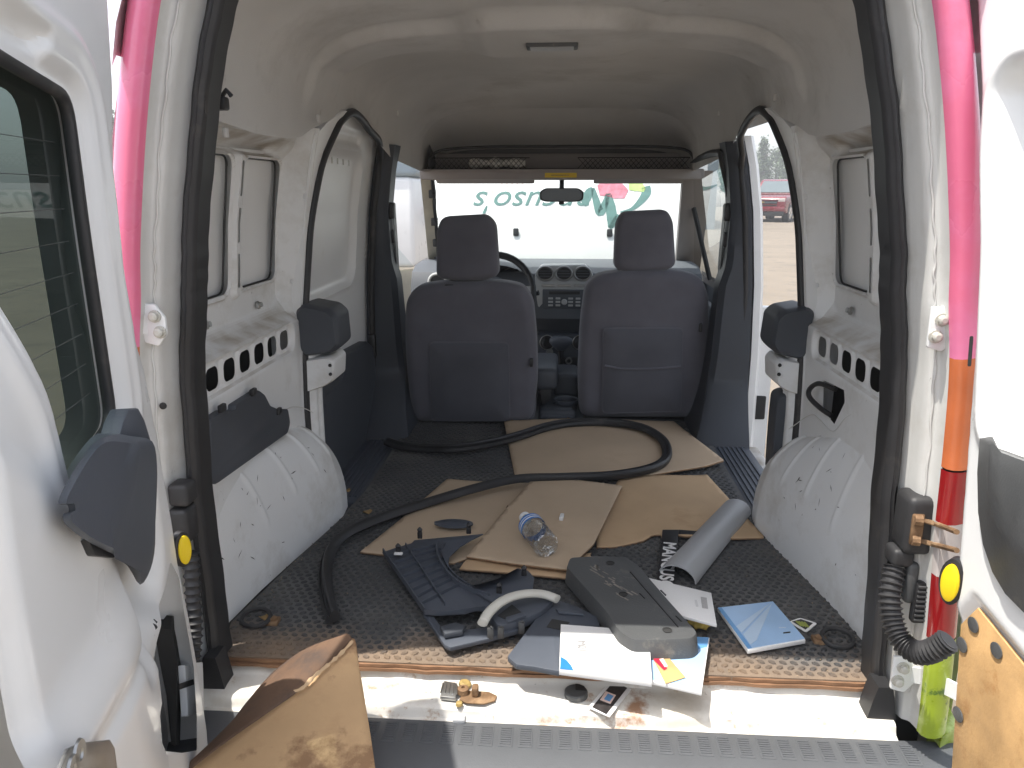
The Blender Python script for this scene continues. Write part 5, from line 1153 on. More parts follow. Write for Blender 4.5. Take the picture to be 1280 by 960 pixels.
def loose_seal():
    px = [(416, 772), (409, 745), (406, 715), (412, 690), (430, 670), (470, 651), (540, 627), (600, 609), (650, 598), (700, 596), (760, 594), (805, 587), (829, 577), (834, 563), (825, 547), (800, 534), (760, 528), (720, 528), (685, 533), (650, 544), (615, 553), (570, 560), (530, 560), (500, 557), (484, 552)]
    P = catmull([on_z(a, b, .020 + (.014 if 560 < a < 840 else 0)) for a, b in px], 8); N = len(P)
    rg = []
    up = AZV
    for k in range(N):
        t = P[min(k + 1, N - 1)] - P[max(k - 1, 0)]; t /= np.linalg.norm(t); s = np.cross(t, up); s /= np.linalg.norm(s); q = np.cross(s, t)
        tw = .5 * math.sin(k * .05); s2 = s * math.cos(tw) + q * math.sin(tw); q2 = -s * math.sin(tw) + q * math.cos(tw)
        sec = [(-.017, -.010), (-.018, .0), (-.012, .008), (-.009, .003), (-.005, .003), (-.002, .014), (.004, .017), (.012, .014), (.017, .006), (.017, -.008), (.006, -.013), (-.006, -.013)]
        rg.append([P[k] + s2 * a * .88 + q2 * b * .9 for a, b in sec])
    o = MB().rings(rg).build('rubber_seal', 'seal', None, 40); tag(o, 'long black rubber door seal looped loosely over the cardboard', 'rubber seal')
loose_seal()

def bottle():
    # lies on the sheet; neck away from the camera to the upper left
    base = on_z(684, 683, .056); neck = on_z(660, 652, .060); ax = neck - base; L = np.linalg.norm(ax); ax /= L; r = .031
    o = empty('water_bottle', (base + neck) / 2 - np.array([0, 0, .032]), 'clear plastic water bottle with a blue label lying on cardboard', 'bottle')
    L = .165
    prof = [(0, .010), (.018, .004), (.027, 0), (.031, .008), (.031, .022)]
    for k in range(5): prof += [(.0285, .026 + k * .015), (.031, .033 + k * .015)]
    prof += [(.031, .104), (.030, .118), (.0235, .135), (.0135, .148), (.0125, .156)]
    MB().lathe(prof, 28, base, ax).build('bottle_body', 'bottle', o, 50, recalc=False)
    MB().lathe([(.0142, .151), (.0148, .152), (.0148, .166), (.013, .168), (0, .168)], 22, base, ax).build('cap', 'paper', o, 40)
    MB().lathe([(.0322, .092), (.0322, .118)], 28, base, ax).build('label_band', 'printb', o, 60)
    MB().lathe([(.0326, .098), (.0326, .103)], 28, base, ax).build('label_stripe', 'paper', o, 60)
    MB().lathe([(.0326, .108), (.0326, .111)], 28, base, ax).build('label_stripe', 'paper', o, 60)
bottle()
c = on_z(702, 649, .026); MB().box(c + np.array([-.005, -.014, 0]), c + np.array([.005, .014, .012]), .002, rot=(R(-8), 'Z')).build('white_clip', 'paper', None); tag(bpy.data.objects['white_clip'], 'small white plastic clip on the cardboard beside the bottle', 'clip')

def trim_panel():
    z = .034
    def fp(a, b, h=0.): return on_z(a, b, z + h)
    def poly(px, h=0.): return [fp(a, b, h) for a, b in px]
    main = [(478, 690), (496, 684), (514, 679), (518, 675), (550, 672), (585, 669), (604, 667), (590, 674), (574, 684), (562, 695), (560, 707), (567, 719), (580, 731), (598, 741), (615, 748), (611, 758), (606, 763), (595, 762), (581, 766), (550, 768), (531, 767)]
    o = empty('ribbed_trim_panel', on_z(560, 740, 0), 'ribbed back of a dark blue-grey trim panel with a curved cut-out', 'trim panel')
    MB().slab(poly(main), -AZV, .004, .001).build('panel_sheet', 'trimb', o, 30)
    arm = [(580, 731), (595, 731), (622, 723), (647, 710), (660, 713), (668, 722), (665, 741), (640, 748), (615, 752), (600, 743)]
    MB().slab(poly(arm, .006), -AZV, .005, .001).build('panel_arm', 'trimb', o, 30)
    fl = catmull([(590, 731), (622, 722), (648, 710)], 6)
    MB().rings([[fp(a, b, .006), fp(a, b, .030)] for a, b in fl], cap=False, closed=False).build('arm_flange', 'trimb', o, 40)
    low = [(529, 766), (540, 767), (556, 790), (575, 788), (650, 778), (652, 786), (610, 798), (563, 809), (556, 806)]
    MB().slab(poly(low, -.008), -AZV, .010, .002).build('lower_rail', 'trimb', o, 30)
    MB().slab(poly([(550, 789), (570, 784), (582, 788), (578, 795), (556, 799)], -.006), AZV, .012, .003).build('rail_block', 'trim', o, 30)
    crv = catmull([(546, 681), (546, 692), (552, 708), (563, 723), (582, 737), (612, 748)], 8)
    crv2 = catmull([(556, 680), (552, 690), (556, 703), (566, 718), (584, 732), (602, 741)], 8)
    def rib(pts, h=.009, w=.0013):
        P = [fp(a, b) for a, b in pts]; m = MB(); rg = []
        for k in range(len(P)):
            t = P[min(k + 1, len(P) - 1)] - P[max(k - 1, 0)]; s = np.cross(t, AZV); s /= np.linalg.norm(s) + 1e-9
            rg.append([P[k] - s * w, P[k] + s * w, P[k] + s * w + AZV * h, P[k] - s * w + AZV * h])
        m.rings(rg).build('rib', 'trimb', o, 20)
    rib(crv, .012, .002); rib(crv2, .007); rib([(507, 683), (530, 718), (556, 757)], .010)
    rib([(479, 691), (505, 728), (531, 766)], .012); rib([(531, 767), (560, 768), (606, 762)], .009)
    for k in range(8):
        t = (k + .6) / 8.4; a = np.array([480, 692]) * (1 - t) + np.array([529, 764]) * t; q = crv[int(t * (len(crv) - 8))]
        rib([a, (a + q) / 2 + np.array([0, -.5]), q], .007)
    for k in range(5):
        i = 6 + k * 7; rib([crv[min(i, len(crv) - 1)], crv2[min(i, len(crv2) - 1)]], .006)
    for a, b in ((525, 673), (586, 667), (498, 694), (655, 722), (624, 744)):
        q = fp(a, b); MB().box(q + np.array([-.006, -.004, 0]), q + np.array([.006, .004, .018]), .002).lathe([(.005, .018), (.007, .024), (.002, .030)], 8, q, AZV).build('push_clip', 'blackp', o)
    q = fp(498, 693, .012); MB().box(q + np.array([-.010, -.005, 0]), q + np.array([.010, .005, .004]), .001).build('white_tab', 'paper', o)
trim_panel()

def grab_handle():
    z = .050
    o = empty('handle_trim', on_z(645, 770, 0), 'dark trim piece with a pale grey curved pull handle', 'door handle')
    arc = catmull([(603, 779), (611, 766), (624, 754), (640, 746), (660, 742), (680, 743), (697, 749)], 8); N = len(arc)
    rg = []
    for k, (a, b) in enumerate(arc):
        h = z + .020 * math.sin(math.pi * k / (N - 1)); P = on_z(a, b, h); t = on_z(*arc[min(k + 1, N - 1)], h) - on_z(*arc[max(k - 1, 0)], h); s = np.cross(t, AZV); s /= np.linalg.norm(s)
        w = .011; rg.append([P + s * w * math.cos(q) + AZV * .008 * math.sin(q) for q in np.linspace(0, 2 * math.pi, 10, endpoint=False)])
    MB().rings(rg).build('pull_handle', 'lever', o, 60)
    body = [(612, 781), (622, 764), (640, 752), (662, 748), (685, 751), (692, 762), (676, 776), (648, 789), (622, 794)]
    MB().slab(rpoly([on_z(a, b, .020) for a, b in body], .008), AZV, .022, .004).build('handle_body', 'trimb', o)
    MB().slab([on_z(a, b, .0425) for a, b in ((622, 770), (640, 756), (652, 766), (630, 774))], AZV, .001).build('handle_recess', 'dark', o)
    MB().slab([on_z(a, b, .0425) for a, b in ((632, 774), (655, 767), (658, 772), (634, 780))], AZV, .005, .001).build('handle_step', 'trimb', o)
    for a, b in ((613, 787), (626, 786), (652, 780)):
        q = on_z(a, b, .042); MB().tube([q, q + np.array([.002, -.004, .009])], .002, 6).box(q + np.array([-.006, -.004, -.02]), q + np.array([.006, .004, .004]), .001).build('screw_boss', 'trimk', o)
grab_handle()
o = MB().slab(rpoly([on_z(a, b, .030) for a, b in ((634, 820), (660, 786), (684, 752), (698, 750), (722, 758), (746, 770), (750, 782), (712, 788), (702, 800), (700, 839), (668, 833), (645, 830))], .004), -AZV, .012, .003).build('flat_trim_piece', 'trimb', None); tag(o, 'flat blue-grey trim piece under the white booklet', 'trim piece')
MB().slab([on_z(a, b, .0305) for a, b in ((683, 784), (690, 774), (712, 778), (702, 788))], AZV, .0008).build('dark_pocket', 'dark', o)
MB().slab([on_z(a, b, .031) for a, b in ((694, 763), (724, 767), (730, 771), (698, 768))], AZV, .006, .002).build('raised_lip', 'trimb', o)
c = on_z(568, 656, .014)
P = ellipse(c, AX, AY, .050, .026, 28); P[13] = P[13] + np.array([-.006, 0, 0]); P[15] = P[15] + np.array([-.004, 0, 0])
o = MB().slab(P, AZV, .006, .002).build('oval_cap', 'trimb', None); tag(o, 'small oval dark blue-grey cap on the cardboard', 'cap')

def plate_tray():
    z = .064
    top = [(712, 696), (745, 694), (782, 695), (797, 705), (836, 750), (873, 791), (866, 798), (828, 800), (791, 800), (774, 789), (756, 762), (730, 733), (708, 708)]
    T = rpoly([on_z(a, b, z) for a, b in top], .010, 3); cx = np.mean(T, 0)
    o = empty('plate_bracket', on_z(790, 760, 0), 'charcoal plastic licence plate bracket, scuffed, resting on booklets', 'plate bracket')
    MB().rings([[cx + (p - cx) * .95 for p in T], [cx + (p - cx) * .985 + AZV * -.001 for p in T], [p - AZV * .006 for p in T], [cx + (p - cx) * 1.03 - AZV * .040 for p in T]]).build('bracket_body', 'trimk', o, 40)
    for a, b in ((763, 704), (779, 743), (834, 788)):
        c = on_z(a, b, z + .0002); MB().lathe([(0, -.0), (.0085, .0), (.0095, .0012), (.0075, .0012)], 16, c, AZV).build('bracket_hole', 'dark', o)
    for pts in (((788, 715), (848, 784)), ((800, 742), (806, 748)), ((845, 770), (852, 777)), ((826, 738), (832, 744))):
        A, B = on_z(*pts[0], z), on_z(*pts[1], z); MB().tube([A, B], .0018, 5).build('moulded_line', 'blackp', o)
    sc = MB()
    for k in range(26):
        a = 735 + random.random() * 55; b = 706 + (a - 735) * .75 + random.uniform(-8, 10); L = random.uniform(4, 10)
        P0, P1 = on_z(a, b, z + .0006), on_z(a + L, b + L * .5, z + .0006); s = np.array([.003, .002, 0]) * random.uniform(.4, 1)
        sc.put([P0 - s * .4, P1 - s, P1 + s * .5, P0 + s], [(0, 1, 2, 3)])
    sc.build('scuffs', mat('scuff_dust', (.26, .24, .21), .9, var=.3, vs=60), o, 0, kind='stuff')
plate_tray()

def plate_frame():
    o = empty('licence_plate_frame', on_z(840, 700, 0), 'black licence plate frame with white capital letters', 'plate frame')
    z = .012
    bar = [on_z(a, b, z) for a, b in ((828, 664), (848, 664), (843, 738), (819, 738))]
    MB().slab(bar, AZV, .005, .0015).build('name_bar', 'blackp', o)
    MB().slab([on_z(a, b, z) for a, b in ((848, 664), (886, 667), (886, 671), (848, 669))], AZV, .005, .001).build('top_bar', 'blackp', o)
    a, b = on_z(838, 666, z), on_z(831, 738, z); ex = b - a; L = np.linalg.norm(ex); ex /= L; ey = np.cross(AZV, ex)
    w = np.linalg.norm(on_z(848, 690, z) - on_z(826, 690, z))
    put_text('frame_lettering', 'MANCUSO', w * 1.0, a + ex * L * .62 + AZV * .0052, ex, ey, 'paper', o, sx=1.12, bold=w * .03)
plate_frame()

def pillar_cover():
    A = on_z(921, 638, .008); B = on_z(846, 724, .008); ax = B - A; ax[2] = 0; L = np.linalg.norm(ax); ax /= L; s = np.cross(AZV, ax)
    rg = []
    for t in np.linspace(0, 1, 14):
        c = A + ax * L * t; r = .040 + .006 * t; ring = []
        for k in range(15):
            a = math.pi * k / 14; ring.append(c + s * r * math.cos(a) + AZV * (.034 * math.sin(a)))
        for k in range(15):
            a = math.pi * (1 - k / 14); ring.append(c + s * (r - .003) * math.cos(a) + AZV * (.031 * math.sin(a)))
        rg.append(ring)
    o = MB().rings(rg).build('pillar_cover', 'grey', None, 50); tag(o, 'light grey curved pillar cover lying across the cardboard edge', 'pillar cover')
    for k, (u, v) in enumerate(((.02, .010), (-.018, .014))):
        q = A - ax * .006 + s * u + AZV * .02; MB().box(q - np.array([.006, .006, .004]), q + np.array([.006, .006, .004]), .001).build('end_clip', 'blackp', o)
pillar_cover()

def flat(name, px, z, m, parent, th=.0004): return MB().slab([on_z(a, b, z) for a, b in px], AZV, th).build(name, m, parent, 0)
# white booklet (text block along its side)
z = .040
o = empty('white_booklet', on_z(757, 815, 0), 'thick white booklet with a blue corner, half under the plate bracket', 'booklet')
MB().slab([on_z(a, b, z) for a, b in ((701, 780), (780, 786), (812, 802), (815, 851), (699, 836))], -AZV, .013, .0008).build('pages', 'paper', o)
put_text('cover_print', 'M01', .024, on_z(727, 808, z + .0006), np.array([.05, -1, 0]), np.array([1, .05, 0]), 'printg', o, sx=.9)
put_text('cover_print', 'l l', .012, on_z(722, 808, z + .0006), np.array([.05, -1, 0]), np.array([1, .05, 0]), 'printg', o, sx=1.2)
flat('print_square', ((742, 807), (760, 809), (760, 821), (741, 819)), z + .0004, 'printp', o); flat('print_square', ((765, 826), (784, 828), (783, 841), (764, 839)), z + .0004, 'printp', o)
flat('print_corner', ((701, 821), (708, 825), (714, 832), (717, 838), (700, 836)), z + .0004, 'printb', o)
# blue booklet under the bracket with a photo card on top
z = .024
o = empty('blue_booklet', on_z(850, 830, 0), 'pale blue booklet with a photo of a red car, half under the plate bracket', 'booklet')
MB().slab([on_z(a, b, z) for a, b in ((810, 806), (840, 795), (887, 797), (877, 865), (815, 851))], -AZV, .008, .0006).build('pages', 'paper', o)
MB().slab([on_z(a, b, z) for a, b in ((811, 806), (840, 795), (886, 797), (876, 862), (816, 850))], AZV, .0006).build('cover', 'lblue', o, 0)
flat('cover_band', ((812, 806), (840, 795), (886, 797), (884, 808), (850, 818), (830, 820)), z + .0008, 'blue', o)
MB().slab([on_z(a, b, z + .0022) for a, b in ((815, 821), (829, 814), (857, 847), (832, 855))], AZV, .0008).build('photo_card', 'tan', o, 0)
flat('red_car_print', ((818, 821), (824, 820), (834, 836), (830, 838), (824, 832), (817, 825)), z + .0034, 'redp', o); flat('pale_print', ((824, 824), (829, 823), (835, 833), (831, 834)), z + .0038, 'printp', o)
flat('white_mark', ((848, 832), (855, 831), (855, 836), (849, 836)), z + .0010, 'paper', o)
# white envelope with barcode
z = .040
o = empty('white_folder', on_z(855, 755, 0), 'white folder with a grey barcode, tucked under the plate bracket', 'folder')
MB().slab([on_z(a, b, z) for a, b in ((810, 722), (889, 741), (896, 781), (850, 769))], -AZV, .006, .0006).build('folder_sheet', 'paper', o)
for k in range(7):
    a = 876 + k * 1.1; flat('barcode_bar', ((a, 746 + k * .2), (a + .6, 746.1 + k * .2), (a + 2.3, 760 + k * .2), (a + 1.7, 760 + k * .2)), z + .0004, 'printg', o)
flat('barcode_text', ((868, 750), (871, 750), (873, 758), (870, 758)), z + .0004, mat('faint_print', (.66, .66, .66), .6, var=.05), o)
bmx = bmesh.new(); bmesh.ops.create_icosphere(bmx, subdivisions=3, radius=1)
cf = on_z(876, 777, .018); Vf = []
for v in bmx.verts:
    d = np.array(v.co[:]); r = 1 + .25 * math.sin(d[0] * 7 + 2) * math.cos(d[1] * 6) + .12 * math.sin(d[2] * 13); Vf.append(cf + d * r * np.array([.022, .016, .014]))
bmx.verts.index_update(); o = add('foam_scrap', Vf, [[v.index for v in f.verts] for f in bmx.faces], 'foam', None, 60); bmx.free(); tag(o, 'crumpled yellow foam scrap under the white folder', 'foam scrap')
# blue brochure with pale rays
z = .016
o = empty('blue_brochure', on_z(950, 785, 0), 'blue brochure with white converging rays on its cover', 'brochure')
MB().slab([on_z(a, b, z - .001) for a, b in ((897, 760), (966, 752), (1007, 800), (935, 813))], -AZV, .008, .0006).build('pages', 'paper', o)
MB().slab([on_z(a, b, z - .0008) for a, b in ((897, 760), (966, 752), (1006, 798.5), (935, 811))], AZV, .0008).build('cover', 'lblue', o, 0)
flat('cover_spine', ((897, 760), (902, 759.5), (940, 810), (935, 811)), z + .0003, 'blue', o)
flat('pale_ray', ((964, 753), (920, 783), (927, 791)), z + .0003, 'pblue', o); flat('pale_ray', ((965.5, 753.5), (929, 793), (938, 806), (946, 800)), z + .0003, 'pblue', o)
put_text('cover_print', 'brochure' and 'lllllll', .006, on_z(978, 785, z + .0006), np.array([1, .05, 0]), np.array([0, 1, 0]), 'paper', o, sx=1.6)
flat('cover_mark', ((979, 790.5), (988, 789.5), (988, 791), (979, 792)), z + .0004, 'printk', o)
o = MB().slab(rpoly([on_z(a, b, .006) for a, b in ((986, 777), (1000, 772), (1022, 779), (1008, 790))], .006), -AZV, .002).build('sticker_card', 'paper', None); tag(o, 'small white sticker with a dark green print by the wheel arch', 'sticker')
flat('dark_print', ((990, 777), (1001, 774), (1016, 779), (1007, 787)), .0062, 'printk', o)
for k in range(4): flat('print_line', ((994 + k * 3.4, 776.5 + k * .4), (996 + k * 3.4, 776 + k * .4), (1003 + k * 3, 782 + k * .6), (1001 + k * 3, 783 + k * .6)), .0067, 'printy', o)
# on the sill: round cap and card
c = on_z(720, 869, -.036)
o = MB().lathe([(0, .010), (.019, .010), (.0215, .008), (.022, 0), (0, 0)], 26, c, AZV).build('round_cap', 'trimk', None); tag(o, 'round black plastic cap on the white sill', 'cap')
MB().slab([c + np.array([a, b, .0102]) for a, b in ((-.001, .001), (.0195, .001), (.015, .013), (.006, .018), (-.001, .019))], AZV, .001).build('cut_sector', 'blackp', o)
z = -.032
o = MB().slab([on_z(a, b, z) for a, b in ((764, 850), (789, 862), (762, 897), (735, 885))], AZV, .0015).build('printed_card', 'paper', None, 0); tag(o, 'white card with a black picture block on the sill', 'card')
flat('black_block', ((767, 852), (784, 860), (758, 893), (740, 884)), z + .0017, mat('photo_black', (.045, .04, .04), .35, var=.5, vs=60), o); flat('pale_frame', ((757, 864), (770, 869), (763, 880), (750, 875)), z + .0023, 'printp', o); flat('blue_square', ((760, 867), (767, 870), (762, 877), (755, 874)), z + .0028, 'blue', o)
# dry leaves
for k, (a, b, s) in enumerate(((459, 640, .012), (434, 613, .008), (330, 772, .01))):
    c = on_z(a, b, .006); P = [c + np.array([s * math.cos(t) * (1 + .3 * math.sin(3 * t + k)), s * .7 * math.sin(t), .004 * math.sin(2 * t)]) for t in np.linspace(0, 2 * math.pi, 12, endpoint=False)]
    o = MB().slab(P, AZV, .002).build('dry_leaf', 'leaf', None); tag(o, ('curled tan leaf scrap near the left wheel arch', 'smaller tan scrap beside the left step plate', 'tan scrap by the left tie-down ring')[k], 'leaf', 'leaf scraps on the load floor')
# grit along the wheel housings and the rear edge
g = MB()
for k in range(900):
    if k < 500:
        sd = random.choice((-1, 1)); t = random.random(); x = sd * (.642 - .075 * t - abs(random.gauss(0, .018))); y = .10 + .62 * t + random.gauss(0, .01)
    else: x = random.uniform(-.6, .6); y = abs(random.gauss(0, .05)) + (.0 if k < 750 else random.uniform(0, 1.2))
    s = random.uniform(.0008, .0026) * (1.6 if random.random() < .08 else 1); q = [np.array([random.uniform(-s, s), random.uniform(-s, s), random.uniform(0, s)]) + np.array([x, y, .002]) for _ in range(4)]
    g.put(q, [(0, 1, 2), (0, 2, 3), (0, 1, 3), (1, 2, 3)])
o = g.build('grit', 'debris', None, 0, recalc=False); tag(o, 'brown grit scattered on the load floor', 'grit', kind='stuff')

def front_cardboard():
    # folded, water-stained box flap leaning on the sill: ridge, left slope (stained), right slope
    ridge = [on_y(441, 800, -.115), on_y(424, 818, -.14), on_y(402, 838, -.17), on_y(375, 864, -.205), on_y(330, 896, -.25), on_y(290, 924, -.29), on_y(248, 956, -.33), on_y(215, 985, -.36)]
    left = [on_y(428, 801, -.105), on_y(400, 805, -.10), on_y(372, 818, -.105), on_y(340, 843, -.13), on_y(308, 880, -.17), on_y(285, 910, -.21), on_y(247, 952, -.27), on_y(214, 982, -.31)]
    right = [on_y(444, 806, -.12), on_y(448, 832, -.16), on_y(452, 852, -.19), on_y(457, 882, -.235), on_y(462, 912, -.28), on_y(467, 945, -.325), on_y(471, 975, -.36), on_y(474, 1000, -.38)]
    def patch(A, B, n, m_, name, bend, par=None):
        A = catmull(A, 5); B = catmull(B, 5); rg = []
        for a, b in zip(A, B):
            rg.append([a + (b - a) * t + AZV * bend * math.sin(math.pi * t) for t in np.linspace(0, 1, n)])
        V = [p for r in rg for p in r]; Fc = [(i * n + j, (i + 1) * n + j, (i + 1) * n + j + 1, i * n + j + 1) for i in range(len(rg) - 1) for j in range(n - 1)]
        o = add(name, V, Fc, [m_, 'cardedge'], par, 40, mi=[0] * len(Fc), recalc=False); md = o.modifiers.new('thick', 'SOLIDIFY'); md.thickness = .004; md.offset = 0; md.material_offset_rim = 1; return o
    E_ = empty('box_flap', np.array([-.35, -.25, -.10]), 'folded water-stained cardboard flap leaning on the bumper and sill', 'cardboard')
    patch(ridge, right, 12, 'cardflap', 'front_face', .006, E_); patch(left, ridge, 10, 'cardwet', 'stained_face', .012, E_)
    # wet band under the fold, torn layer
    def on_face(px, py, lift=.0035):
        # direction met with the front face (plane through three of its corners)
        a, b, c = ridge[0], ridge[6], right[5]; n = np.cross(b - a, c - a); n /= np.linalg.norm(n); n *= 1 if n[2] > 0 else -1; r = ray(px, py); return CAM + r * (((a + n * lift - CAM) @ n) / (r @ n))
    tr = catmull([(441, 801), (428, 815), (416, 826), (404, 836), (392, 846), (378, 860), (368, 864)], 4); rg = []
    for k, (a, b) in enumerate(tr): w = 1.3 + .5 * math.sin(k * 1.9) + random.uniform(-.5, .5); rg.append([on_face(a - w, b - w, .009), on_face(a + w, b + w, .007)])
    MB().rings(rg, cap=False, closed=False).build('torn_edge', 'card2', E_, 0)
front_cardboard()
# ================================================================== OUTSIDE
def vehicle(name, px, py, heading, dims, paint, label, kind, group=None):
    """car or pickup on the ground where the photo direction meets it; heading = direction of its nose; local x forward, y left"""
    g = on_z(px, py, -.6); Lh, Wd, Ht = dims; f = np.array([*heading, 0.]); f /= np.linalg.norm(f); l = np.cross(AZV, f)
    T = lambda x, y, z: g + f * x + l * y + AZV * z
    o = empty(name, g, label, 'truck' if kind == 'pickup' else 'car', group)
    h = Lh / 2; w = Wd / 2
    pnt = paint
    if kind == 'pickup':
        low = [(-h, .55), (-h, 1.25), (-h + 1.75, 1.27), (-.55, 1.28), (.95, 1.24), (h - .15, 1.14), (h, 1.0), (h, .50), (h - .35, .38), (-h + .3, .40)]
        cab = [(-h + 1.72, 1.27), (-h + 1.85, 1.80), (-h + 2.2, Ht), (.05, Ht), (.30, Ht - .06), (1.05, 1.24)]
    else:
        low = [(-h, .45), (-h + .05, .95), (-h + .5, 1.0), (.7, 1.0), (h - .2, .88), (h, .7), (h, .40), (h - .3, .30), (-h + .3, .32)]
        cab = [(-h + .1, .95), (-h + .35, Ht - .15), (-h + .7, Ht), (.0, Ht), (.25, Ht - .08), (1.0, .98)]
    b = MB().slab([T(x, -w, z) for x, z in rpoly([np.array(p) for p in low], .12, 3)], l, Wd, .07, 3).build('body', pnt, o, 40)
    cw = w * .86
    rg = []
    for s in (-1, 1): rg.append([T(x, s * (w * .97 - .16 * max(0, (z - 1.0))), z) for x, z in rpoly([np.array(p) for p in cab], .10, 3)])
    MB().rings(rg).build('cabin', pnt, o, 40)
    # glazing: windscreen and side windows
    x0, z0 = cab[-1]; x1, z1 = cab[-2]
    gl = 'glass_dark'
    ws = [T(x0 - .10, s * w * .80, z0 + .07) + f * .04 for s in (-1, 1)] + [T(x1 + .02, s * w * .72, z1 - .03) + f * .04 for s in (1, -1)]
    nrm = np.cross(ws[1] - ws[0], ws[3] - ws[0]); nrm /= np.linalg.norm(nrm); nrm *= 1 if nrm @ f > 0 else -1
    MB().slab([p + nrm * .01 for p in ws], nrm, .006).build('windscreen', M[gl], o, 0)
    zt = Ht - .14; zb = (1.31 if kind == 'pickup' else 1.04)
    for s in (-1, 1):
        for (xa, xb, xc, xd) in (((-.75 if kind == 'pickup' else -.55), .72, .18, -.72), ((-1.15 - .0 if kind == 'pickup' else -1.6), -.85 if kind == 'pickup' else -.65, -.85 if kind == 'pickup' else -.68, -1.1 if kind == 'pickup' else -1.45)):
            q = [T(x, s * (w * .975 - .16 * max(0, z - 1.0)), z) for x, z in ((xa, zb), (xb, zb), (xc, zt), (xd, zt))]
            MB().slab(q, l * s, .012).build('side_window', M[gl], o, 0)
        MB().box(T(.80, s * (w + .12), 1.30) - np.array([.10, .10, .08]), T(.80, s * (w + .12), 1.30) + np.array([.10, .10, .10]), .03).build('door_mirror', pnt, o)
    # nose: grille, lamps, bumper
    gz0, gz1 = (.72, 1.02) if kind == 'pickup' else (.50, .68)
    gr = MB().slab([T(h - .02, y, z) for y, z in ((-w * .62, gz0), (w * .62, gz0), (w * .66, gz1), (-w * .66, gz1))], f, .03, .008).build('grille', 'blackp', o)
    for k in range(3):
        z = gz0 + (gz1 - gz0) * (k + .7) / 3.4; MB().slab([T(h + .008, y, zz) for y, zz in ((-w * .62, z), (w * .62, z), (w * .62, z + .03), (-w * .62, z + .03))], f, .015).build('grille_bar', pnt if k != 1 else 'chrome', o, 0)
    if kind == 'pickup': MB().slab([T(h + .024, y, z) for y, z in ((-.10, .875), (-.035, .875), (-.035, .855), (.035, .855), (.035, .875), (.10, .875), (.10, .905), (.035, .905), (.035, .925), (-.035, .925), (-.035, .905), (-.10, .905))], f, .01).build('nose_emblem', 'brass', o, 0)
    for s in (-1, 1):
        MB().slab([T(h - .03, s * w * a, z) for a, z in ((.68, gz1 - .12), (.97, gz1 - .10), (.97, gz1 + .06), (.68, gz1 + .04))], f, .03, .01).build('headlight', 'clearlens', o)
        MB().slab([T(h - .0, s * w * a, z) for a, z in ((.70, gz0 - .16), (.92, gz0 - .16), (.92, gz0 - .06), (.70, gz0 - .06))], f, .03, .01).build('fog_light', 'blackp', o)
    MB().slab([T(h - .02, y, z) for y, z in ((-w * .98, gz0 - .24), (w * .98, gz0 - .24), (w * .98, gz0 - .03), (-w * .98, gz0 - .03))], f, .08, .03).build('bumper', pnt, o)
    MB().slab([T(h - .05, y, z) for y, z in ((-w * .9, .28), (w * .9, .28), (w * .95, gz0 - .25), (-w * .95, gz0 - .25))], f, .09, .02).build('air_dam', 'blackp', o)
    # wheels
    r = .40 if kind == 'pickup' else .33
    for xx in (h - .95, -h + 1.15):
        for s in (-1, 1):
            c = T(xx, s * (w - .24), r)
            wl = MB().lathe([(.0, 0), (r * .95, .0), (r, .03), (r, .21), (r * .94, .25), (r * .70, .25), (r * .66, .22)], 30, c, l * s).build('wheel', 'rubber', o, 40)
            MB().lathe([(r * .68, .22), (r * .66, .252), (r * .60, .24), (r * .2, .20), (0, .22)], 30, c, l * s).build('rim', 'steel', wl, 40)
            for k in range(6):
                a = 2 * math.pi * k / 6; e = f * math.cos(a) + AZV * math.sin(a); p = f * -math.sin(a) + AZV * math.cos(a); q = c + l * s * .235
                MB().slab([q + e * .05 + p * .045, q + e * r * .63 + p * .06, q + e * r * .63 - p * .06, q + e * .05 - p * .045], l * s, .015).build('spoke', 'chrome', wl, 0)
            MB().lathe([(r * 1.18, -.02), (r * 1.2, .252), (r * 1.10, .258), (r * 1.08, -.02)], 30, c, l * s).build('wheel_arch', pnt if kind != 'pickup' else 'blackp', o, 40)
    return o
M['glass_dark'] = mat('car_glass', (.10, .13, .14), .08, var=.05, coat=.5)
M['car_red'] = mat('red_car_paint', (.17, .012, .02), .25, var=.05, coat=.7); M['car_blue'] = mat('blue_car_paint', (.10, .17, .25), .25, var=.05, coat=.7)
M['car_dark'] = mat('dark_car_paint', (.03, .032, .04), .25, var=.05, coat=.7); M['car_white'] = mat('white_car_paint', (.7, .71, .72), .3, var=.04, coat=.6)
vehicle('pickup_truck', 973, 275, (-.5, -.87), (5.8, 2.05, 1.92), 'car_red', 'red pickup truck parked on the gravel, seen through the side opening', 'pickup')
vehicle('parked_car', 940, 258, (-.3, -.95), (4.6, 1.85, 1.70), 'car_blue', 'blue-grey car parked behind the red pickup truck', 'car')
vehicle('parked_car', 962, 252, (-.3, -.95), (4.6, 1.85, 1.62), 'car_white', 'white car half hidden behind the red pickup truck', 'car')
vehicle('parked_car', 120, 285, (.2, -.98), (5.2, 1.95, 1.85), 'car_dark', 'dark parked vehicle in the gap beside the left rear door', 'car')

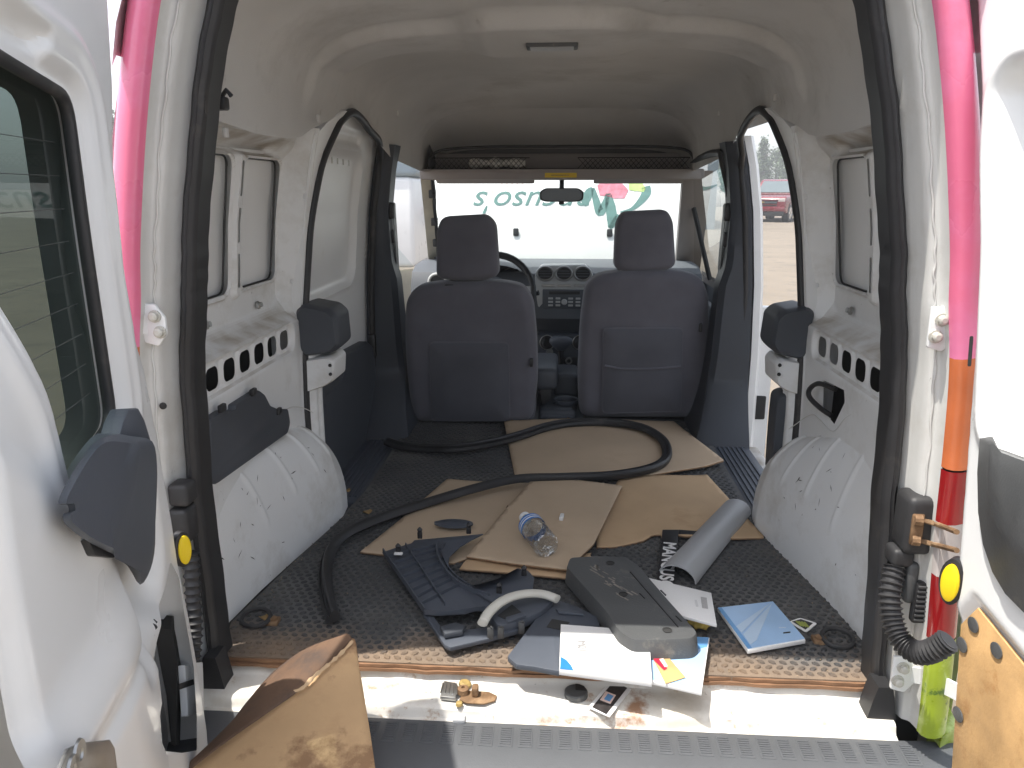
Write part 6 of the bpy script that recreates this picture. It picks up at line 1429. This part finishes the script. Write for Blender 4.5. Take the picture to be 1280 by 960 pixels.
def tree(px, dist, hpx, wpx, label, seed, kind):
    rnd = random.Random(seed); d = ray(px, 236); d = d / np.linalg.norm(d[:2]); c = CAM + d * dist; c[2] = -.6
    H = (236 - hpx) / FPX * dist + 1.5; rw = wpx / FPX * dist / 2
    o = empty('tree', c, label, 'tree', 'trees beyond the lot')
    tr = MB().tube([c, c + AZV * H * .4 + np.array([.1, 0, 0]), c + AZV * H * .9], [.28, .2, .05], 8)
    for k in range(9):
        a = rnd.uniform(0, 6.28); z = H * rnd.uniform(.3, .8); e = c + np.array([math.cos(a) * rw * .7, math.sin(a) * rw * .7, z + H * .1]); tr.tube([c + AZV * z, (c + AZV * z + e) / 2 + AZV * .15, e], [.08, .05, .02], 5)
    tr.build('trunk', M['bark'], o)
    n = 2600; V = []; Fc = []
    cl = [(rnd.uniform(0, 6.28), rnd.uniform(.18, 1.0), rnd.uniform(.2, 1)) for _ in range(46)]
    for i in range(n):
        a, zz, q = cl[i % len(cl)]
        prof = (1.05 - zz) ** .8 if kind == 'conifer' else math.sqrt(max(.04, 1 - ((zz - .55) / .5) ** 2))
        rr = rw * prof * (.35 + .65 * q); p = c + np.array([math.cos(a) * rr, math.sin(a) * rr, zz * H]) + np.array([rnd.gauss(0, rw * .17), rnd.gauss(0, rw * .17), rnd.gauss(0, H * .045)])
        s = rnd.uniform(.10, .24) * H / 8; u = np.array([rnd.gauss(0, 1) for _ in range(3)]); u /= np.linalg.norm(u); v = np.cross(u, np.array([rnd.gauss(0, 1) for _ in range(3)])); v /= np.linalg.norm(v) + 1e-6
        k = len(V); V += [p - u * s, p + v * s * .6, p + u * s, p - v * s * .6]; Fc.append((k, k + 1, k + 2, k + 3))
    add('crown', V, Fc, M['leaves'], o, 0, recalc=False)
M['bark'] = mat('bark', (.12, .09, .07), .9, var=.3); M['leaves'] = mat('leaves', (.10, .135, .075), .7, var=.45, vs=.8)
for k, (px, di, hp, wp, kd, lb) in enumerate(((936, 95, 196, 22, 'round', 'leafy tree at the left end of the far row seen through the side opening'), (951, 90, 184, 24, 'conifer', 'tallest pointed tree in the far row seen through the side opening'),
        (968, 96, 195, 26, 'round', 'round tree right of the pointed tree in the far row'), (984, 88, 187, 26, 'round', 'wide tree above the red pickup truck'), (1001, 92, 182, 26, 'conifer', 'pointed tree at the right end of the far row'), (1022, 94, 190, 28, 'round', 'round tree at the far right end of the far row'),
        (146, 70, 164, 30, 'round', 'nearest leafy tree in the gap beside the left rear door'), (172, 74, 158, 28, 'conifer', 'pointed tree behind the pink wrapped pillar'), (118, 72, 160, 34, 'round', 'leafy tree behind the left rear door window'),
        (908, 100, 192, 26, 'round', 'round tree behind the right pillar'), (505, 80, 190, 40, 'round', 'tree above the white trailer'))):
    tree(px, di, hp, wp, lb, k + 3, kd)
# pale barrier along the far edge of the lot
a = on_z(880, 256, -.6); 
for k in range(6):
    x0 = 6 + k * 7.2; MB().box((x0, 66, -.62), (x0 + 7.1, 66.4, .55), .03).build('concrete_barrier', mat('concrete_%d' % k, (.48, .46, .43), .9, var=.1, vs=1.5), None)
    tag(bpy.data.objects['concrete_barrier' if k == 0 else 'concrete_barrier.%03d' % k], ('first', 'second', 'third', 'fourth', 'fifth', 'sixth')[k] + ' pale concrete barrier section from the left, behind the parked vehicles', 'barrier', 'barrier sections along the lot')
# white trailer with a louvre beside the driver door
tr = empty('white_trailer', (-3.4, 9.2, -.6), 'white box trailer with a dark louvre, seen past the driver door', 'trailer')
MB().box((-5.2, 8.0, -.05), (-1.75, 12.0, 1.02), .06, 3).build('trailer_body', 'car_white', tr)
MB().box((-5.25, 7.97, 1.02), (-1.70, 12.05, 1.9), .06, 3).build('trailer_roof', mat('trailer_blue', (.25, .31, .36), .5), tr)
lv = MB().box((-2.42, 7.965, .42), (-2.10, 7.99, .86), .01).build('louvre', 'dark', tr)
for k in range(6): MB().box((-2.39, 7.945, .45 + k * .067), (-2.13, 7.97, .485 + k * .067), .004).build('louvre_slat', 'lever', lv)
for x in (-4.4, -2.6): MB().lathe([(0, 0), (.30, 0), (.33, .04), (.33, .2), (.28, .22), (0, .2)], 24, (x, 8.15, -.27), (0, -1, 0)).build('trailer_wheel', 'rubber', tr)
# grey-blue metal building ahead
bd = empty('metal_building', (0, 32, -.6), 'grey-blue ribbed metal building ahead of the van', 'building')
MB().box((-11, 28, -.6), (5.6, 40, 4.6), .05).build('wall', mat('metal_siding', (.20, .26, .30), .5, var=.08), bd)
for k in range(27): MB().box((-10.9 + k * .6, 27.95, -.6), (-10.8 + k * .6, 28.02, 4.58)).build('siding_rib', M['metal_rib'] if 'metal_rib' in M else M.setdefault('metal_rib', mat('metal_rib', (.22, .28, .32), .5)), bd, 0)
MB().box((-11.2, 27.9, 4.6), (5.8, 40.1, 4.8), .03).build('roof_edge', 'car_white', bd)
MB().box((3.3, 27.9, -.6), (5.2, 28.05, 1.9), .02).build('roller_door', 'car_white', bd)

# ================================================================== HAZE
hm = bpy.data.materials.new('summer_haze'); hm.use_nodes = True; ht = hm.node_tree; ht.nodes.clear()
ho = ht.nodes.new('ShaderNodeOutputMaterial'); pv = ht.nodes.new('ShaderNodeVolumePrincipled'); pv.inputs['Color'].default_value = (.93, .95, .97, 1); pv.inputs['Density'].default_value = .0038; pv.inputs['Anisotropy'].default_value = .3
ht.links.new(pv.outputs[0], ho.inputs['Volume'])
o = MB().box((-150, -150, -1.7), (150, 150, 13)).build('haze', hm, None, 0); tag(o, 'thin pale summer haze over the whole lot', 'haze', kind='stuff')
